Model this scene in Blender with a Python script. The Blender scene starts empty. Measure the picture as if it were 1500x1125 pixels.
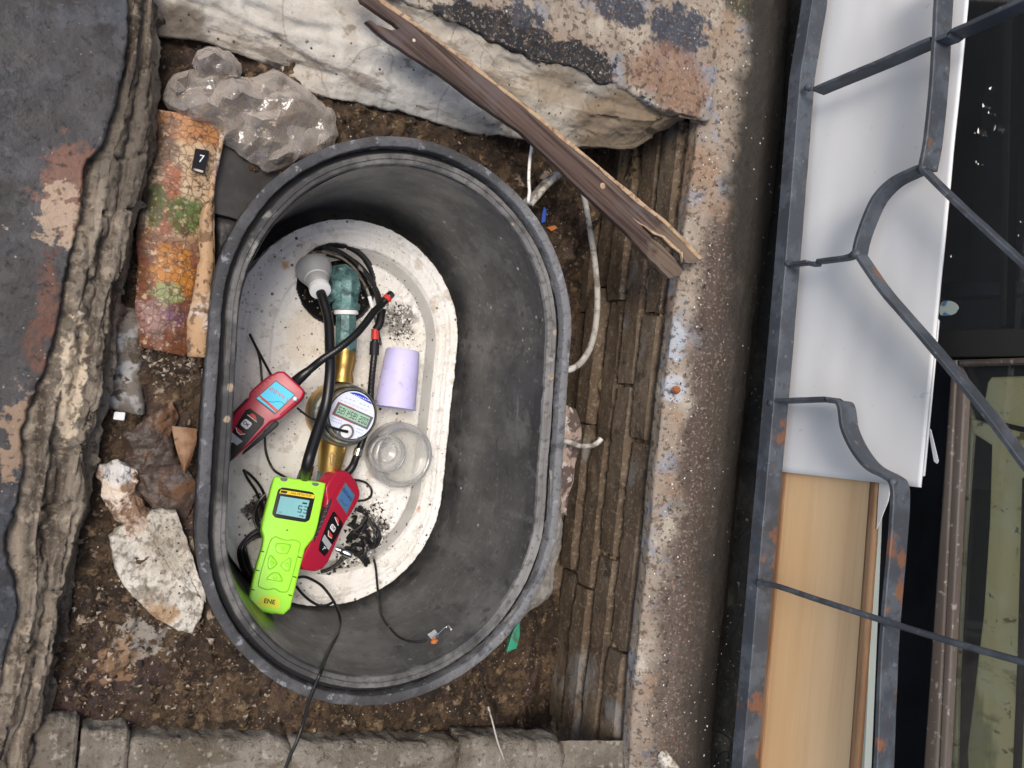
import bpy, bmesh, math, random
import numpy as np
from mathutils import Vector, Matrix

random.seed(7); RNG = np.random.default_rng(7)
sc = bpy.context.scene
COL = sc.collection

# ------------------------------------------------------------------ camera, sky, sun, exposure
TILT, ROLL, FPX = math.radians(28.5), math.radians(6.0), 1150.0
CAMZ = 1.0
cf = Vector((math.sin(TILT), 0, -math.cos(TILT)))
r0 = Vector((math.cos(TILT), 0, math.sin(TILT))); u0 = Vector((0, 1, 0))
cr = (r0 * math.cos(ROLL) + u0 * math.sin(ROLL)).normalized()
cu = (u0 * math.cos(ROLL) - r0 * math.sin(ROLL)).normalized()
CP = Vector((0, 0, CAMZ))
cam_d = bpy.data.cameras.new('camera'); cam = bpy.data.objects.new('camera', cam_d); COL.objects.link(cam)
M = Matrix((cr, cu, -cf)).transposed().to_4x4(); M.translation = CP
cam.matrix_world = M
cam_d.sensor_width = 36; cam_d.lens = 36 * FPX / 1500; cam_d.clip_end = 60; cam_d.clip_start = 0.02
cam_d.dof.use_dof = True; cam_d.dof.focus_distance = 1.16; cam_d.dof.aperture_fstop = 6.0
sc.camera = cam

world = bpy.data.worlds.new('World'); sc.world = world; world.use_nodes = True
SUN_EL, SUN_AZ = math.radians(66), math.radians(155)      # azimuth: mathematical angle of the direction TOWARDS the sun
sun_dir = Vector((math.cos(SUN_EL) * math.cos(SUN_AZ), math.cos(SUN_EL) * math.sin(SUN_AZ), math.sin(SUN_EL)))
wn = world.node_tree; bg = wn.nodes['Background']
sky = wn.nodes.new('ShaderNodeTexSky'); sky.sky_type = 'NISHITA'; sky.sun_disc = False
sky.sun_elevation = SUN_EL; sky.sun_rotation = math.pi / 2 - SUN_AZ
sky.dust_density = 4.0; sky.air_density = 1.0; sky.ozone_density = 1.0
wn.links.new(sky.outputs[0], bg.inputs[0]); bg.inputs[1].default_value = 0.125
sl = bpy.data.lights.new('sun', 'SUN'); sl.energy = 1.5; sl.angle = math.radians(20); sl.color = (1.0, 0.93, 0.84)
so = bpy.data.objects.new('sun', sl); COL.objects.link(so)
so.rotation_euler = sun_dir.to_track_quat('Z', 'Y').to_euler(); so.location = (0, 0, 3)
sc.view_settings.view_transform = 'Standard'; sc.view_settings.look = 'None'
sc.view_settings.gamma = 1.0; sc.view_settings.exposure = 0.62
sc.view_settings.use_curve_mapping = False
sc.render.engine = 'CYCLES'

# ------------------------------------------------------------------ placing helpers: a sight line met with a real plane
def ray(px, py): return cf + cr * ((px - 750) / FPX) + cu * ((562.5 - py) / FPX)
def at(px, py, z):
    d = ray(px, py); return CP + d * ((z - CAMZ) / d.z)
def atX(px, py, X):
    d = ray(px, py); return CP + d * (X / d.x)
class Plane:
    def __init__(s, O, n): s.O = Vector(O); s.n = Vector(n).normalized()
    def pt(s, px, py, h=0.0):
        d = ray(px, py); return CP + d * (((s.O + s.n * h) - CP).dot(s.n) / d.dot(s.n))
def PL(px, py, z, n=(0, 0, 1)): return Plane(at(px, py, z), n)

# ------------------------------------------------------------------ numpy noise
_perm = np.random.default_rng(3).permutation(256); _perm = np.concatenate([_perm, _perm, _perm])
_g = np.random.default_rng(4).normal(size=(256, 3)); _g /= np.linalg.norm(_g, axis=1)[:, None]
def perlin(P):
    P = np.asarray(P, float); i = np.floor(P).astype(int); f = P - i; i &= 255
    u = f * f * f * (f * (f * 6 - 15) + 10); out = 0
    for dx in (0, 1):
        for dy in (0, 1):
            for dz in (0, 1):
                h = _perm[_perm[_perm[(i[:, 0] + dx) & 255] + ((i[:, 1] + dy) & 255)] + ((i[:, 2] + dz) & 255)]
                g = _g[h & 255]; d = f - np.array([dx, dy, dz])
                w = (u[:, 0] if dx else 1 - u[:, 0]) * (u[:, 1] if dy else 1 - u[:, 1]) * (u[:, 2] if dz else 1 - u[:, 2])
                out = out + w * (g * d).sum(1)
    return out * 1.5
def fbm(P, s, octv=4, rough=.5, seed=0, stretch=(1, 1, 1), ridge=False):
    P = np.asarray(P, float) * np.array(stretch) * s + seed * 17.3; a = 1; o = 0; t = 0
    for k in range(octv):
        n = perlin(P)
        if ridge: n = 1 - 2 * np.abs(n)
        o = o + a * n; t += a; a *= rough; P = P * 2.03 + 5.7
    return o / t
def sstep(a, b, x):
    t = np.clip((x - a) / (b - a), 0, 1); return t * t * (3 - 2 * t)

# ------------------------------------------------------------------ materials
MATS = {}
def mat(name, base, layers=(), rough=.8, bumps=(), spec=.3, metal=0.0, rough_var=0, coat=0, bumpd=.002):
    if name in MATS: return MATS[name]
    m = bpy.data.materials.new(name); m.use_nodes = True; nt = m.node_tree; N = nt.nodes; L = nt.links
    b = N['Principled BSDF']; MATS[name] = m
    g = N.new('ShaderNodeNewGeometry')
    def coord(stretch=None, rot=None, seed=0):
        mp = N.new('ShaderNodeMapping'); L.new(g.outputs['Position'], mp.inputs[0])
        if rot is not None:
            v = N.new('ShaderNodeVectorRotate'); v.rotation_type = 'Z_AXIS'; v.inputs['Angle'].default_value = rot
            L.new(g.outputs['Position'], v.inputs['Vector']); L.new(v.outputs[0], mp.inputs[0])
        mp.inputs['Location'].default_value = (seed * 1.37, seed * .71, seed * 2.1)
        if stretch: mp.inputs['Scale'].default_value = stretch
        return mp.outputs[0]
    def noise(sc_, det=8, ro=.6, dist=0, **k):
        n = N.new('ShaderNodeTexNoise'); n.inputs['Scale'].default_value = sc_; n.inputs['Detail'].default_value = det
        n.inputs['Roughness'].default_value = ro; n.inputs['Distortion'].default_value = dist
        L.new(coord(**k), n.inputs['Vector']); return n.outputs['Fac']
    def mr(v, lo, hi, amt=1.0):
        x = N.new('ShaderNodeMapRange'); x.interpolation_type = 'SMOOTHSTEP'; L.new(v, x.inputs[0])
        x.inputs[1].default_value = lo; x.inputs[2].default_value = hi
        x.inputs[3].default_value = 0; x.inputs[4].default_value = amt; return x.outputs[0]
    def math_(op, a, c):
        x = N.new('ShaderNodeMath'); x.operation = op
        for i, v in enumerate((a, c)):
            if isinstance(v, (int, float)): x.inputs[i].default_value = v
            else: L.new(v, x.inputs[i])
        return x.outputs[0]
    def mix(fac, A, B):
        x = N.new('ShaderNodeMix'); x.data_type = 'RGBA'
        for i, v in ((0, fac), (6, A), (7, B)):
            if isinstance(v, tuple): x.inputs[i].default_value = (*v, 1)
            elif isinstance(v, (int, float)): x.inputs[i].default_value = v
            else: L.new(v, x.inputs[i])
        return x.outputs[2]
    col = tuple(base)
    for i, ly in enumerate(layers):
        k = ly.get('k', 'n'); amt = ly.get('amt', 1.0); s = ly.get('s', 10); sd = ly.get('seed', i + 1)
        kw = dict(stretch=ly.get('st'), rot=ly.get('rot'), seed=sd)
        if k == 'n':
            f = mr(noise(s, ly.get('det', 8), ly.get('ro', .6), ly.get('dist', 0), **kw), ly.get('lo', .45), ly.get('hi', .6), amt)
        elif k == 'v':      # specks
            v = N.new('ShaderNodeTexVoronoi'); v.inputs['Scale'].default_value = s; L.new(coord(**kw), v.inputs['Vector'])
            f = mr(v.outputs['Distance'], ly.get('r', .2), ly.get('r', .2) * .7, amt)
            sp = N.new('ShaderNodeSeparateColor'); L.new(v.outputs['Color'], sp.inputs[0])
            f = math_('MULTIPLY', f, math_('LESS_THAN', sp.outputs[0], ly.get('dens', .3)))
            if 'gs' in ly: f = math_('MULTIPLY', f, mr(noise(ly['gs'], seed=sd + 3), ly.get('glo', .45), ly.get('ghi', .6)))
        elif k == 'c':      # crackle lines
            v = N.new('ShaderNodeTexVoronoi'); v.feature = 'DISTANCE_TO_EDGE'; v.inputs['Scale'].default_value = s
            cc = coord(**kw); nn = N.new('ShaderNodeTexNoise'); nn.inputs['Scale'].default_value = s * .8; L.new(cc, nn.inputs['Vector'])
            va = N.new('ShaderNodeVectorMath'); va.operation = 'MULTIPLY_ADD'; L.new(nn.outputs['Color'], va.inputs[0])
            va.inputs[1].default_value = (.8 / s,) * 3; L.new(cc, va.inputs[2]); L.new(va.outputs[0], v.inputs['Vector'])
            f = mr(v.outputs['Distance'], ly.get('w', .06), ly.get('w', .06) * .3, amt)
        elif k == 'b':      # stain round a place
            c = Vector(ly['c']); vs = N.new('ShaderNodeVectorMath'); vs.operation = 'SUBTRACT'; L.new(g.outputs['Position'], vs.inputs[0])
            vs.inputs[1].default_value = c
            vc = N.new('ShaderNodeVectorMath'); vc.operation = 'MULTIPLY'; L.new(vs.outputs[0], vc.inputs[0]); vc.inputs[1].default_value = ly.get('ax', (1, 1, 1))
            ln = N.new('ShaderNodeVectorMath'); ln.operation = 'LENGTH'; L.new(vc.outputs[0], ln.inputs[0])
            d = math_('ADD', ln.outputs['Value'], math_('MULTIPLY', math_('SUBTRACT', noise(s, seed=sd), .5), ly.get('wob', ly['r'])))
            f = mr(d, ly['r'], ly['r'] * ly.get('edge', .6), amt)
        elif k == 'x':      # along an axis
            sp = N.new('ShaderNodeSeparateXYZ'); L.new(coord(rot=ly.get('rot')) if ly.get('rot') is not None else g.outputs['Position'], sp.inputs[0])
            d = math_('ADD', sp.outputs[ly.get('axis', 0)], math_('MULTIPLY', math_('SUBTRACT', noise(s, seed=sd), .5), ly.get('wob', .1)))
            f = mr(d, ly['lo'], ly['hi'], amt)
        col = mix(f, col, tuple(ly['col']))
    if isinstance(col, tuple): b.inputs['Base Color'].default_value = (*col, 1)
    else: L.new(col, b.inputs['Base Color'])
    b.inputs['Roughness'].default_value = rough; b.inputs['Metallic'].default_value = metal
    b.inputs['Specular IOR Level'].default_value = spec; b.inputs['Coat Weight'].default_value = coat
    if rough_var:
        x = N.new('ShaderNodeMapRange'); L.new(noise(14, seed=9), x.inputs[0]); x.inputs[1].default_value = .35; x.inputs[2].default_value = .65
        x.inputs[3].default_value = max(0, rough - rough_var); x.inputs[4].default_value = min(1, rough + rough_var); L.new(x.outputs[0], b.inputs['Roughness'])
    prev = None
    for i, bp in enumerate(bumps):
        n = N.new('ShaderNodeBump'); n.inputs['Strength'].default_value = bp[1]; n.inputs['Distance'].default_value = bp[2] if len(bp) > 2 else bumpd
        L.new(noise(bp[0], 6, .6, seed=20 + i, stretch=bp[3] if len(bp) > 3 else None, rot=bp[4] if len(bp) > 4 else None), n.inputs['Height'])
        if prev: L.new(prev, n.inputs['Normal'])
        prev = n.outputs[0]
    if prev: L.new(prev, b.inputs['Normal'])
    return m
def clear_mat(name, tint=(.9, .93, .95), haze=.2, rough=.1, facing=.35, bump=None, floor=.05, ior=1.45):
    m = bpy.data.materials.new(name); m.use_nodes = True; nt = m.node_tree; N = nt.nodes; L = nt.links; N.clear()
    out = N.new('ShaderNodeOutputMaterial'); tr = N.new('ShaderNodeBsdfTransparent'); tr.inputs[0].default_value = (*tint, 1)
    gl = N.new('ShaderNodeBsdfGlossy'); gl.inputs['Roughness'].default_value = rough; df = N.new('ShaderNodeBsdfDiffuse'); df.inputs[0].default_value = (*tint, 1)
    fr = N.new('ShaderNodeFresnel'); fr.inputs[0].default_value = ior
    mh = N.new('ShaderNodeMixShader'); L.new(tr.outputs[0], mh.inputs[1]); L.new(df.outputs[0], mh.inputs[2])
    lw = N.new('ShaderNodeLayerWeight'); lw.inputs[0].default_value = facing
    mr = N.new('ShaderNodeMapRange'); L.new(lw.outputs['Facing'], mr.inputs[0]); mr.inputs[3].default_value = haze; mr.inputs[4].default_value = min(1, haze + (.55 if haze > .05 else 0))
    L.new(mr.outputs[0], mh.inputs[0])
    m2 = N.new('ShaderNodeMixShader'); ad = N.new('ShaderNodeMath'); ad.operation = 'ADD'; ad.use_clamp = True; L.new(fr.outputs[0], ad.inputs[0]); ad.inputs[1].default_value = floor
    L.new(ad.outputs[0], m2.inputs[0]); L.new(mh.outputs[0], m2.inputs[1]); L.new(gl.outputs[0], m2.inputs[2]); L.new(m2.outputs[0], out.inputs[0])
    if bump:
        g = N.new('ShaderNodeNewGeometry'); n = N.new('ShaderNodeTexNoise'); n.inputs['Scale'].default_value = bump[0]; L.new(g.outputs['Position'], n.inputs['Vector'])
        bp = N.new('ShaderNodeBump'); bp.inputs['Strength'].default_value = bump[1]; bp.inputs['Distance'].default_value = .004; L.new(n.outputs[0], bp.inputs['Height'])
        for s in (gl, df, fr): L.new(bp.outputs[0], s.inputs['Normal'])
    MATS[name] = m; return m

# ------------------------------------------------------------------ objects
def thing(name, label, cat, loc, group=None):
    o = bpy.data.objects.new(name, None); COL.objects.link(o); o.location = loc; o.empty_display_size = .02
    o['label'] = label; o['category'] = cat
    if group: o['group'] = group
    return o
def obj(name, vf, m, parent=None, smooth=True, label=None, cat=None, kind=None, group=None):
    v, f = vf; v = [Vector(p) for p in v]
    if parent is None and kind != 'structure':
        c = sum(v, Vector()) / len(v); c.z = min(p.z for p in v); v = [p - c for p in v]
    else: c = None
    me = bpy.data.meshes.new(name); me.from_pydata([tuple(p) for p in v], [], f); me.update()
    bm = bmesh.new(); bm.from_mesh(me); bmesh.ops.recalc_face_normals(bm, faces=bm.faces); bm.to_mesh(me); bm.free()
    if smooth:
        me.polygons.foreach_set('use_smooth', [True] * len(me.polygons))
        if smooth != 'all': me.set_sharp_from_angle(angle=math.radians(38))
    me.materials.append(m)
    o = bpy.data.objects.new(name, me); COL.objects.link(o)
    if c is not None: o.location = c
    if parent is not None:
        root = parent
        while root.parent is not None: root = root.parent
        o.parent = parent
        o.matrix_parent_inverse = Matrix.Translation(-parent.location) if parent is root else Matrix()
    if label: o['label'] = label
    if cat: o['category'] = cat
    if kind: o['kind'] = kind
    if group: o['group'] = group
    return o
def join(*vfs):
    V, F = [], []
    for v, f in vfs:
        n = len(V); V += [Vector(p) for p in v]; F += [[i + n for i in q] for q in f]
    return V, F
def grid_faces(nu, nv, cu_=False):
    F = []
    for i in range(nu if cu_ else nu - 1):
        for j in range(nv - 1):
            a = i * nv + j; b = ((i + 1) % nu) * nv + j; F.append((a, b, b + 1, a + 1))
    return F
def catmull(P, k=8, closed=False):
    P = [Vector(p) for p in P]; n = len(P); out = []
    if n < 3 and not closed:
        return [P[0].lerp(P[-1], i / k) for i in range(k + 1)]
    rng = range(n if closed else n - 1)
    for i in rng:
        p1, p2 = P[i], P[(i + 1) % n]
        p0_ = P[(i - 1) % n] if closed or i > 0 else p1 * 2 - p2
        p3 = P[(i + 2) % n] if closed or i < n - 2 else p2 * 2 - p1
        for j in range(k):
            t = j / k
            out.append(.5 * ((2 * p1) + (p2 - p0_) * t + (2 * p0_ - 5 * p1 + 4 * p2 - p3) * t * t + (3 * p1 - p0_ - 3 * p2 + p3) * t ** 3))
    if not closed: out.append(P[-1].copy())
    return out
def tube(P, r, seg=10, k=8, smooth=True, wob=0):
    Q = catmull(P, k) if smooth else [Vector(p) for p in P]
    n = len(Q); rr = r if isinstance(r, (list, tuple)) else [r, r]
    V = []; T0 = (Q[1] - Q[0]).normalized(); N_ = T0.orthogonal().normalized()
    for i, p in enumerate(Q):
        T = (Q[min(i + 1, n - 1)] - Q[max(i - 1, 0)]).normalized()
        N_ = (N_ - T * N_.dot(T)).normalized(); B = T.cross(N_)
        t = i / (n - 1) * (len(rr) - 1); a = min(int(t), len(rr) - 2); R = rr[a] + (rr[a + 1] - rr[a]) * (t - a)
        if wob: R *= 1 + wob * math.sin(i * 1.7)
        for s in range(seg):
            q = 2 * math.pi * s / seg; V.append(p + (N_ * math.cos(q) + B * math.sin(q)) * R)
    F = []
    for i in range(n - 1):
        for s in range(seg):
            a = i * seg + s; b = i * seg + (s + 1) % seg; F.append((a, b, b + seg, a + seg))
    F.append(tuple(range(seg - 1, -1, -1))); F.append(tuple(range((n - 1) * seg, n * seg)))
    return V, F
def ptube(pts, r, **k): return tube([at(*p) for p in pts], r, **k)
def lathe(prof, O, axis, seg=40, cap=True):
    O = Vector(O); A = Vector(axis).normalized(); X = A.orthogonal().normalized(); Y = A.cross(X); V = []; F = []
    for r, h in prof:
        for s in range(seg):
            q = 2 * math.pi * s / seg; V.append(O + A * h + (X * math.cos(q) + Y * math.sin(q)) * r)
    for i in range(len(prof) - 1):
        for s in range(seg):
            a = i * seg + s; b = i * seg + (s + 1) % seg; F.append((a, b, b + seg, a + seg))
    if cap: F.append(tuple(range(seg - 1, -1, -1))); F.append(tuple(range((len(prof) - 1) * seg, len(prof) * seg)))
    return V, F
def chaikin(P, it=2, w=.25):
    P = [Vector(p) for p in P]
    for _ in range(it):
        Q = []
        for i in range(len(P)):
            a, b = P[i], P[(i + 1) % len(P)]; Q += [a.lerp(b, w), a.lerp(b, 1 - w)]
        P = Q
    return P
def slab(pl, pts, top=0.0, thick=.02, bev=.002, rnd=1, steps=3, w=.25, inset_bottom=0.0):
    P2 = chaikin([Vector((a, b)) for a, b in pts], rnd, w) if rnd else [Vector(p) for p in pts]
    P = [pl.pt(p.x, p.y, top) for p in P2]; n = pl.n; m = len(P)
    ar = sum(((P[i]).cross(P[(i + 1) % m])).dot(n) for i in range(m)); sgn = 1 if ar > 0 else -1
    def inset(d):
        out = []
        for i in range(m):
            a, b, c = P[i - 1], P[i], P[(i + 1) % m]
            e1 = (b - a).normalized(); e2 = (c - b).normalized()
            n1 = n.cross(e1) * sgn; n2 = n.cross(e2) * sgn; h = (n1 + n2)
            if h.length < 1e-6: h = n1
            h.normalize(); out.append(b + h * (d / max(.6, h.dot(n1))))
        return out
    rings = [[p - n * thick for p in inset(inset_bottom)]]
    if bev > 0:
        for k in range(steps + 1):
            q = k / steps * math.pi / 2; off = bev * (1 - math.cos(q)); h = -bev * (1 - math.sin(q)); rings.append([p + n * h for p in inset(off)])
    else: rings.append(P)
    V = [p for r in rings for p in r]; F = []
    for i in range(len(rings) - 1):
        for j in range(m):
            a = i * m + j; b = i * m + (j + 1) % m; F.append((a, b, b + m, a + m))
    F.append(tuple(range((len(rings) - 1) * m, len(rings) * m))); F.append(tuple(range(m - 1, -1, -1)))
    return V, F
def rails(R, nu, sub, fn=None, dirn='n', closed_under=None):
    """surface lofted through polylines given as world points; fn(P) -> height along the normal"""
    rows = []
    for r in R:
        Q = catmull(r, 10); d = [0]
        for i in range(1, len(Q)): d.append(d[-1] + (Q[i] - Q[i - 1]).length)
        t = np.linspace(0, d[-1], nu); A = np.array([list(q) for q in Q]); rows.append(np.stack([np.interp(t, d, A[:, c]) for c in range(3)], 1))
    rows = np.array(rows); out = []
    m = len(rows)
    for j in range(m - 1):
        k = sub[j] if isinstance(sub, (list, tuple)) else sub
        for s in range(k): out.append(rows[j] * (1 - s / k) + rows[j + 1] * (s / k))
    out.append(rows[-1]); G = np.array(out)            # v,u,3
    if fn is not None:
        gu = np.gradient(G, axis=1); gv = np.gradient(G, axis=0); nn = np.cross(gu, gv); nn /= np.linalg.norm(nn, axis=2)[..., None] + 1e-9
        nn[nn[..., 2] < 0] *= -1
        G = G + nn * fn(G.reshape(-1, 3)).reshape(G.shape[0], G.shape[1], 1)
    nv, nu_ = G.shape[:2]
    return [Vector(p) for p in G.reshape(-1, 3)], [tuple(x) for x in grid_faces(nv, nu_)]
def R_(pts): return [at(*p) for p in pts]
def chips(P, smin, smax, flat=.5, seed=1):
    rg = np.random.default_rng(seed); V = []; F = []
    base = [(1, 0, 0), (-.5, .86, 0), (-.5, -.86, 0), (.2, .1, .8), (-.1, -.1, -.7)]
    fc = [(0, 1, 3), (1, 2, 3), (2, 0, 3), (1, 0, 4), (2, 1, 4), (0, 2, 4)]
    for p in P:
        s = smin + (smax - smin) * rg.random() ** 2.5; q = Matrix.Rotation(rg.random() * 6.28, 3, 'Z') @ Matrix.Rotation((rg.random() - .5) * 1.4, 3, 'X')
        n = len(V)
        for b in base:
            b = Vector((b[0] * (1 + .6 * (rg.random() - .5)), b[1] * (1 + .8 * (rg.random() - .5)), b[2] * flat)); V.append(Vector(p) + (q @ b) * s)
        F += [tuple(i + n for i in f) for f in fc]
    return V, F
def in_poly(x, y, poly):
    c = False; n = len(poly)
    for i in range(n):
        x1, y1 = poly[i][:2]; x2, y2 = poly[(i + 1) % n][:2]
        if (y1 > y) != (y2 > y) and x < (x2 - x1) * (y - y1) / (y2 - y1) + x1: c = not c
    return c
def text_vf(s, pl, cx, cy, dx, dy, size, h, up=None, bold=0.0):
    """letters lying on a plane; (dx,dy) reading direction, size = capital height, both as seen from the viewpoint"""
    cu_ = bpy.data.curves.new('t', 'FONT'); cu_.body = s; cu_.size = 1.0; cu_.align_x = 'CENTER'; cu_.align_y = 'CENTER'; cu_.offset = bold; cu_.resolution_u = 3
    o = bpy.data.objects.new('t', cu_); COL.objects.link(o); dg = bpy.context.evaluated_depsgraph_get(); dg.update()
    me = bpy.data.meshes.new_from_object(o.evaluated_get(dg)); l = math.hypot(dx, dy); dx /= l; dy /= l
    ux, uy = up if up else (dy, -dx); s_ = size / .7
    V = [pl.pt(cx + (v.co.x * dx + v.co.y * ux) * s_, cy + (v.co.x * dy + v.co.y * uy) * s_, h) for v in me.vertices]
    F = [tuple(p.vertices) for p in me.polygons]; bpy.data.objects.remove(o); bpy.data.curves.remove(cu_); bpy.data.meshes.remove(me); return V, F
SEG = {'0': 'abcdef', '1': 'bc', '2': 'abged', '3': 'abgcd', '4': 'fgbc', '5': 'afgcd', '6': 'afgedc', '7': 'abc', '8': 'abcdefg', '9': 'abcdfg', ' ': ''}
def seg_vf(s, pl, cx, cy, ux, uy, vx, vy, h, t=.12):
    """seven-segment digits; (ux,uy) one digit step, (vx,vy) digit height, seen from the viewpoint"""
    V = []; F = []; n = len(s.replace('.', ''))
    def q(a, b, c, d, ox):
        k = len(V)
        for X, Y in ((a, b), (c, b), (c, d), (a, d)):
            X += ox; V.append(pl.pt(cx + X * ux + Y * vx, cy + X * uy + Y * vy, h))
        F.append((k, k + 1, k + 2, k + 3))
    i = -1
    for ch in s:
        w = .7
        if ch == '.': q(.76, -.5, .92, -.36, i - n / 2 + .15); continue
        i += 1; ox = i - n / 2 + .15
        R = {'a': (0, .5 - t, w, .5), 'd': (0, -.5, w, -.5 + t), 'g': (0, -t / 2, w, t / 2), 'f': (0, .03, t * 1.3, .48), 'b': (w - t * 1.3, .03, w, .48), 'e': (0, -.48, t * 1.3, -.03), 'c': (w - t * 1.3, -.48, w, -.03)}
        for g in SEG[ch]: q(*R[g], ox)
    return V, F
def line_vf(pl, pts, w, h):
    """a flat ribbon along seen points"""
    V = []; F = []; n = len(pts)
    for i, (x, y) in enumerate(pts):
        a = pts[max(i - 1, 0)]; b = pts[min(i + 1, n - 1)]; dx, dy = b[0] - a[0], b[1] - a[1]; l = math.hypot(dx, dy) or 1
        V += [pl.pt(x - dy / l * w / 2, y + dx / l * w / 2, h), pl.pt(x + dy / l * w / 2, y - dx / l * w / 2, h)]
        if i: k = 2 * i; F.append((k - 2, k - 1, k + 1, k))
    return V, F
# ================================================================== MATERIALS OF THE SETTING
def P_(px, py, z=0.0): return tuple(at(px, py, z))
m_slab = mat('dark_slab', (.030, .033, .039), [
    dict(s=7, lo=.42, hi=.62, col=(.055, .060, .070)), dict(s=24, lo=.50, hi=.62, col=(.020, .021, .025)), dict(s=60, lo=.52, hi=.60, col=(.075, .080, .088), amt=.6), dict(s=3, lo=.5, hi=.62, col=(.055, .047, .042), amt=.6),
    dict(k='b', c=P_(102, 285), r=.050, s=45, wob=.10, ax=(1.5, .8, 1), edge=.7, col=(.17, .085, .058), amt=.85),
    dict(k='b', c=P_(66, 460), r=.030, s=45, wob=.09, ax=(1.8, .35, 1), edge=.5, col=(.12, .055, .036), amt=.8),
    dict(k='b', c=P_(35, 640), r=.034, s=60, wob=.10, ax=(1.4, .6, 1), edge=.8, col=(.26, .18, .12), amt=.85),
    dict(k='b', c=P_(10, 1010), r=.030, s=60, wob=.09, ax=(1.4, .6, 1), edge=.8, col=(.28, .21, .14), amt=.8),
    dict(k='b', c=P_(95, 320), r=.03, s=70, wob=.09, ax=(1.2, .7, 1), edge=.85, col=(.36, .27, .19), amt=.8),
    dict(s=55, lo=.67, hi=.69, col=(.34, .28, .20), ro=.65), dict(k='v', s=230, r=.2, dens=.12, col=(.3, .28, .25), gs=9), dict(s=130, lo=.55, hi=.66, col=(.012, .012, .014), amt=.7)],
    rough=.62, rough_var=.15, bumps=[(30, .6, .005), (90, .6, .003), (260, .7, .0015)])
m_mortar = mat('weathered_mortar', (.115, .095, .073), [
    dict(s=16, st=(1, .14, 1), lo=.42, hi=.62, col=(.26, .22, .17)), dict(s=38, st=(1, .1, 1), lo=.52, hi=.62, col=(.06, .046, .034)),
    dict(s=60, lo=.55, hi=.68, col=(.33, .28, .21), amt=.7), dict(s=9, st=(1, .35, 1), lo=.6, hi=.66, col=(.46, .37, .26)), dict(k='b', c=P_(104, 560), r=.018, s=60, wob=.03, ax=(1.2, .22, 1), edge=.8, col=(.46, .38, .28)), dict(s=95, lo=.54, hi=.62, col=(.05, .04, .03), amt=.7), dict(s=220, lo=.55, hi=.64, col=(.25, .22, .18), amt=.5), dict(k='b', c=P_(185, 200), r=.05, s=20, wob=.05, ax=(1, .5, 1), col=(.05, .042, .034), amt=.6)],
    rough=.95, bumps=[(40, .7, .006, (1, .25, 1)), (220, .8, .002)])
m_mortar2 = mat('grey_ledge_mortar', (.13, .112, .088), [dict(s=12, lo=.42, hi=.6, col=(.21, .188, .155)), dict(s=26, st=(.3, 1, 1), lo=.52, hi=.62, col=(.11, .09, .065)), dict(s=80, lo=.56, hi=.66, col=(.36, .33, .28), amt=.6), dict(s=150, lo=.56, hi=.66, col=(.05, .04, .03), amt=.7)], rough=.95, bumps=[(30, .7, .007, (.4, 1, 1)), (90, .8, .004), (260, .8, .002)])
m_lip = mat('whitish_cement', (.40, .365, .31), [
    dict(s=8, lo=.42, hi=.62, col=(.52, .50, .45)), dict(s=12, st=(.5, 1, 1), lo=.52, hi=.66, col=(.27, .225, .165), rot=.2), dict(s=45, lo=.56, hi=.68, col=(.20, .165, .12), amt=.75),
    dict(k='b', c=P_(930, 190, -.05), r=.13, s=9, wob=.12, ax=(.8, 1.4, 1), col=(.17, .125, .078), amt=.9), dict(k='b', c=P_(250, 60, -.04), r=.06, s=20, wob=.08, col=(.13, .10, .07), amt=.8),
    dict(k='b', c=P_(640, 180, -.05), r=.05, s=20, wob=.08, ax=(.3, 1.6, 1), col=(.30, .31, .30), amt=.5),
    dict(k='c', s=7, w=.010, col=(.09, .075, .055), amt=.30), dict(s=22, st=(.35, 1.6, 1), lo=.56, hi=.62, col=(.16, .13, .10), amt=.7), dict(k='v', s=110, r=.22, dens=.15, col=(.06, .05, .04)), dict(s=90, lo=.66, hi=.70, col=(.07, .055, .04), amt=.8)],
    rough=.9, bumps=[(18, .5, .008, (.5, 1, 1), .15), (70, .6, .004), (260, .5, .0015)])
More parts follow.
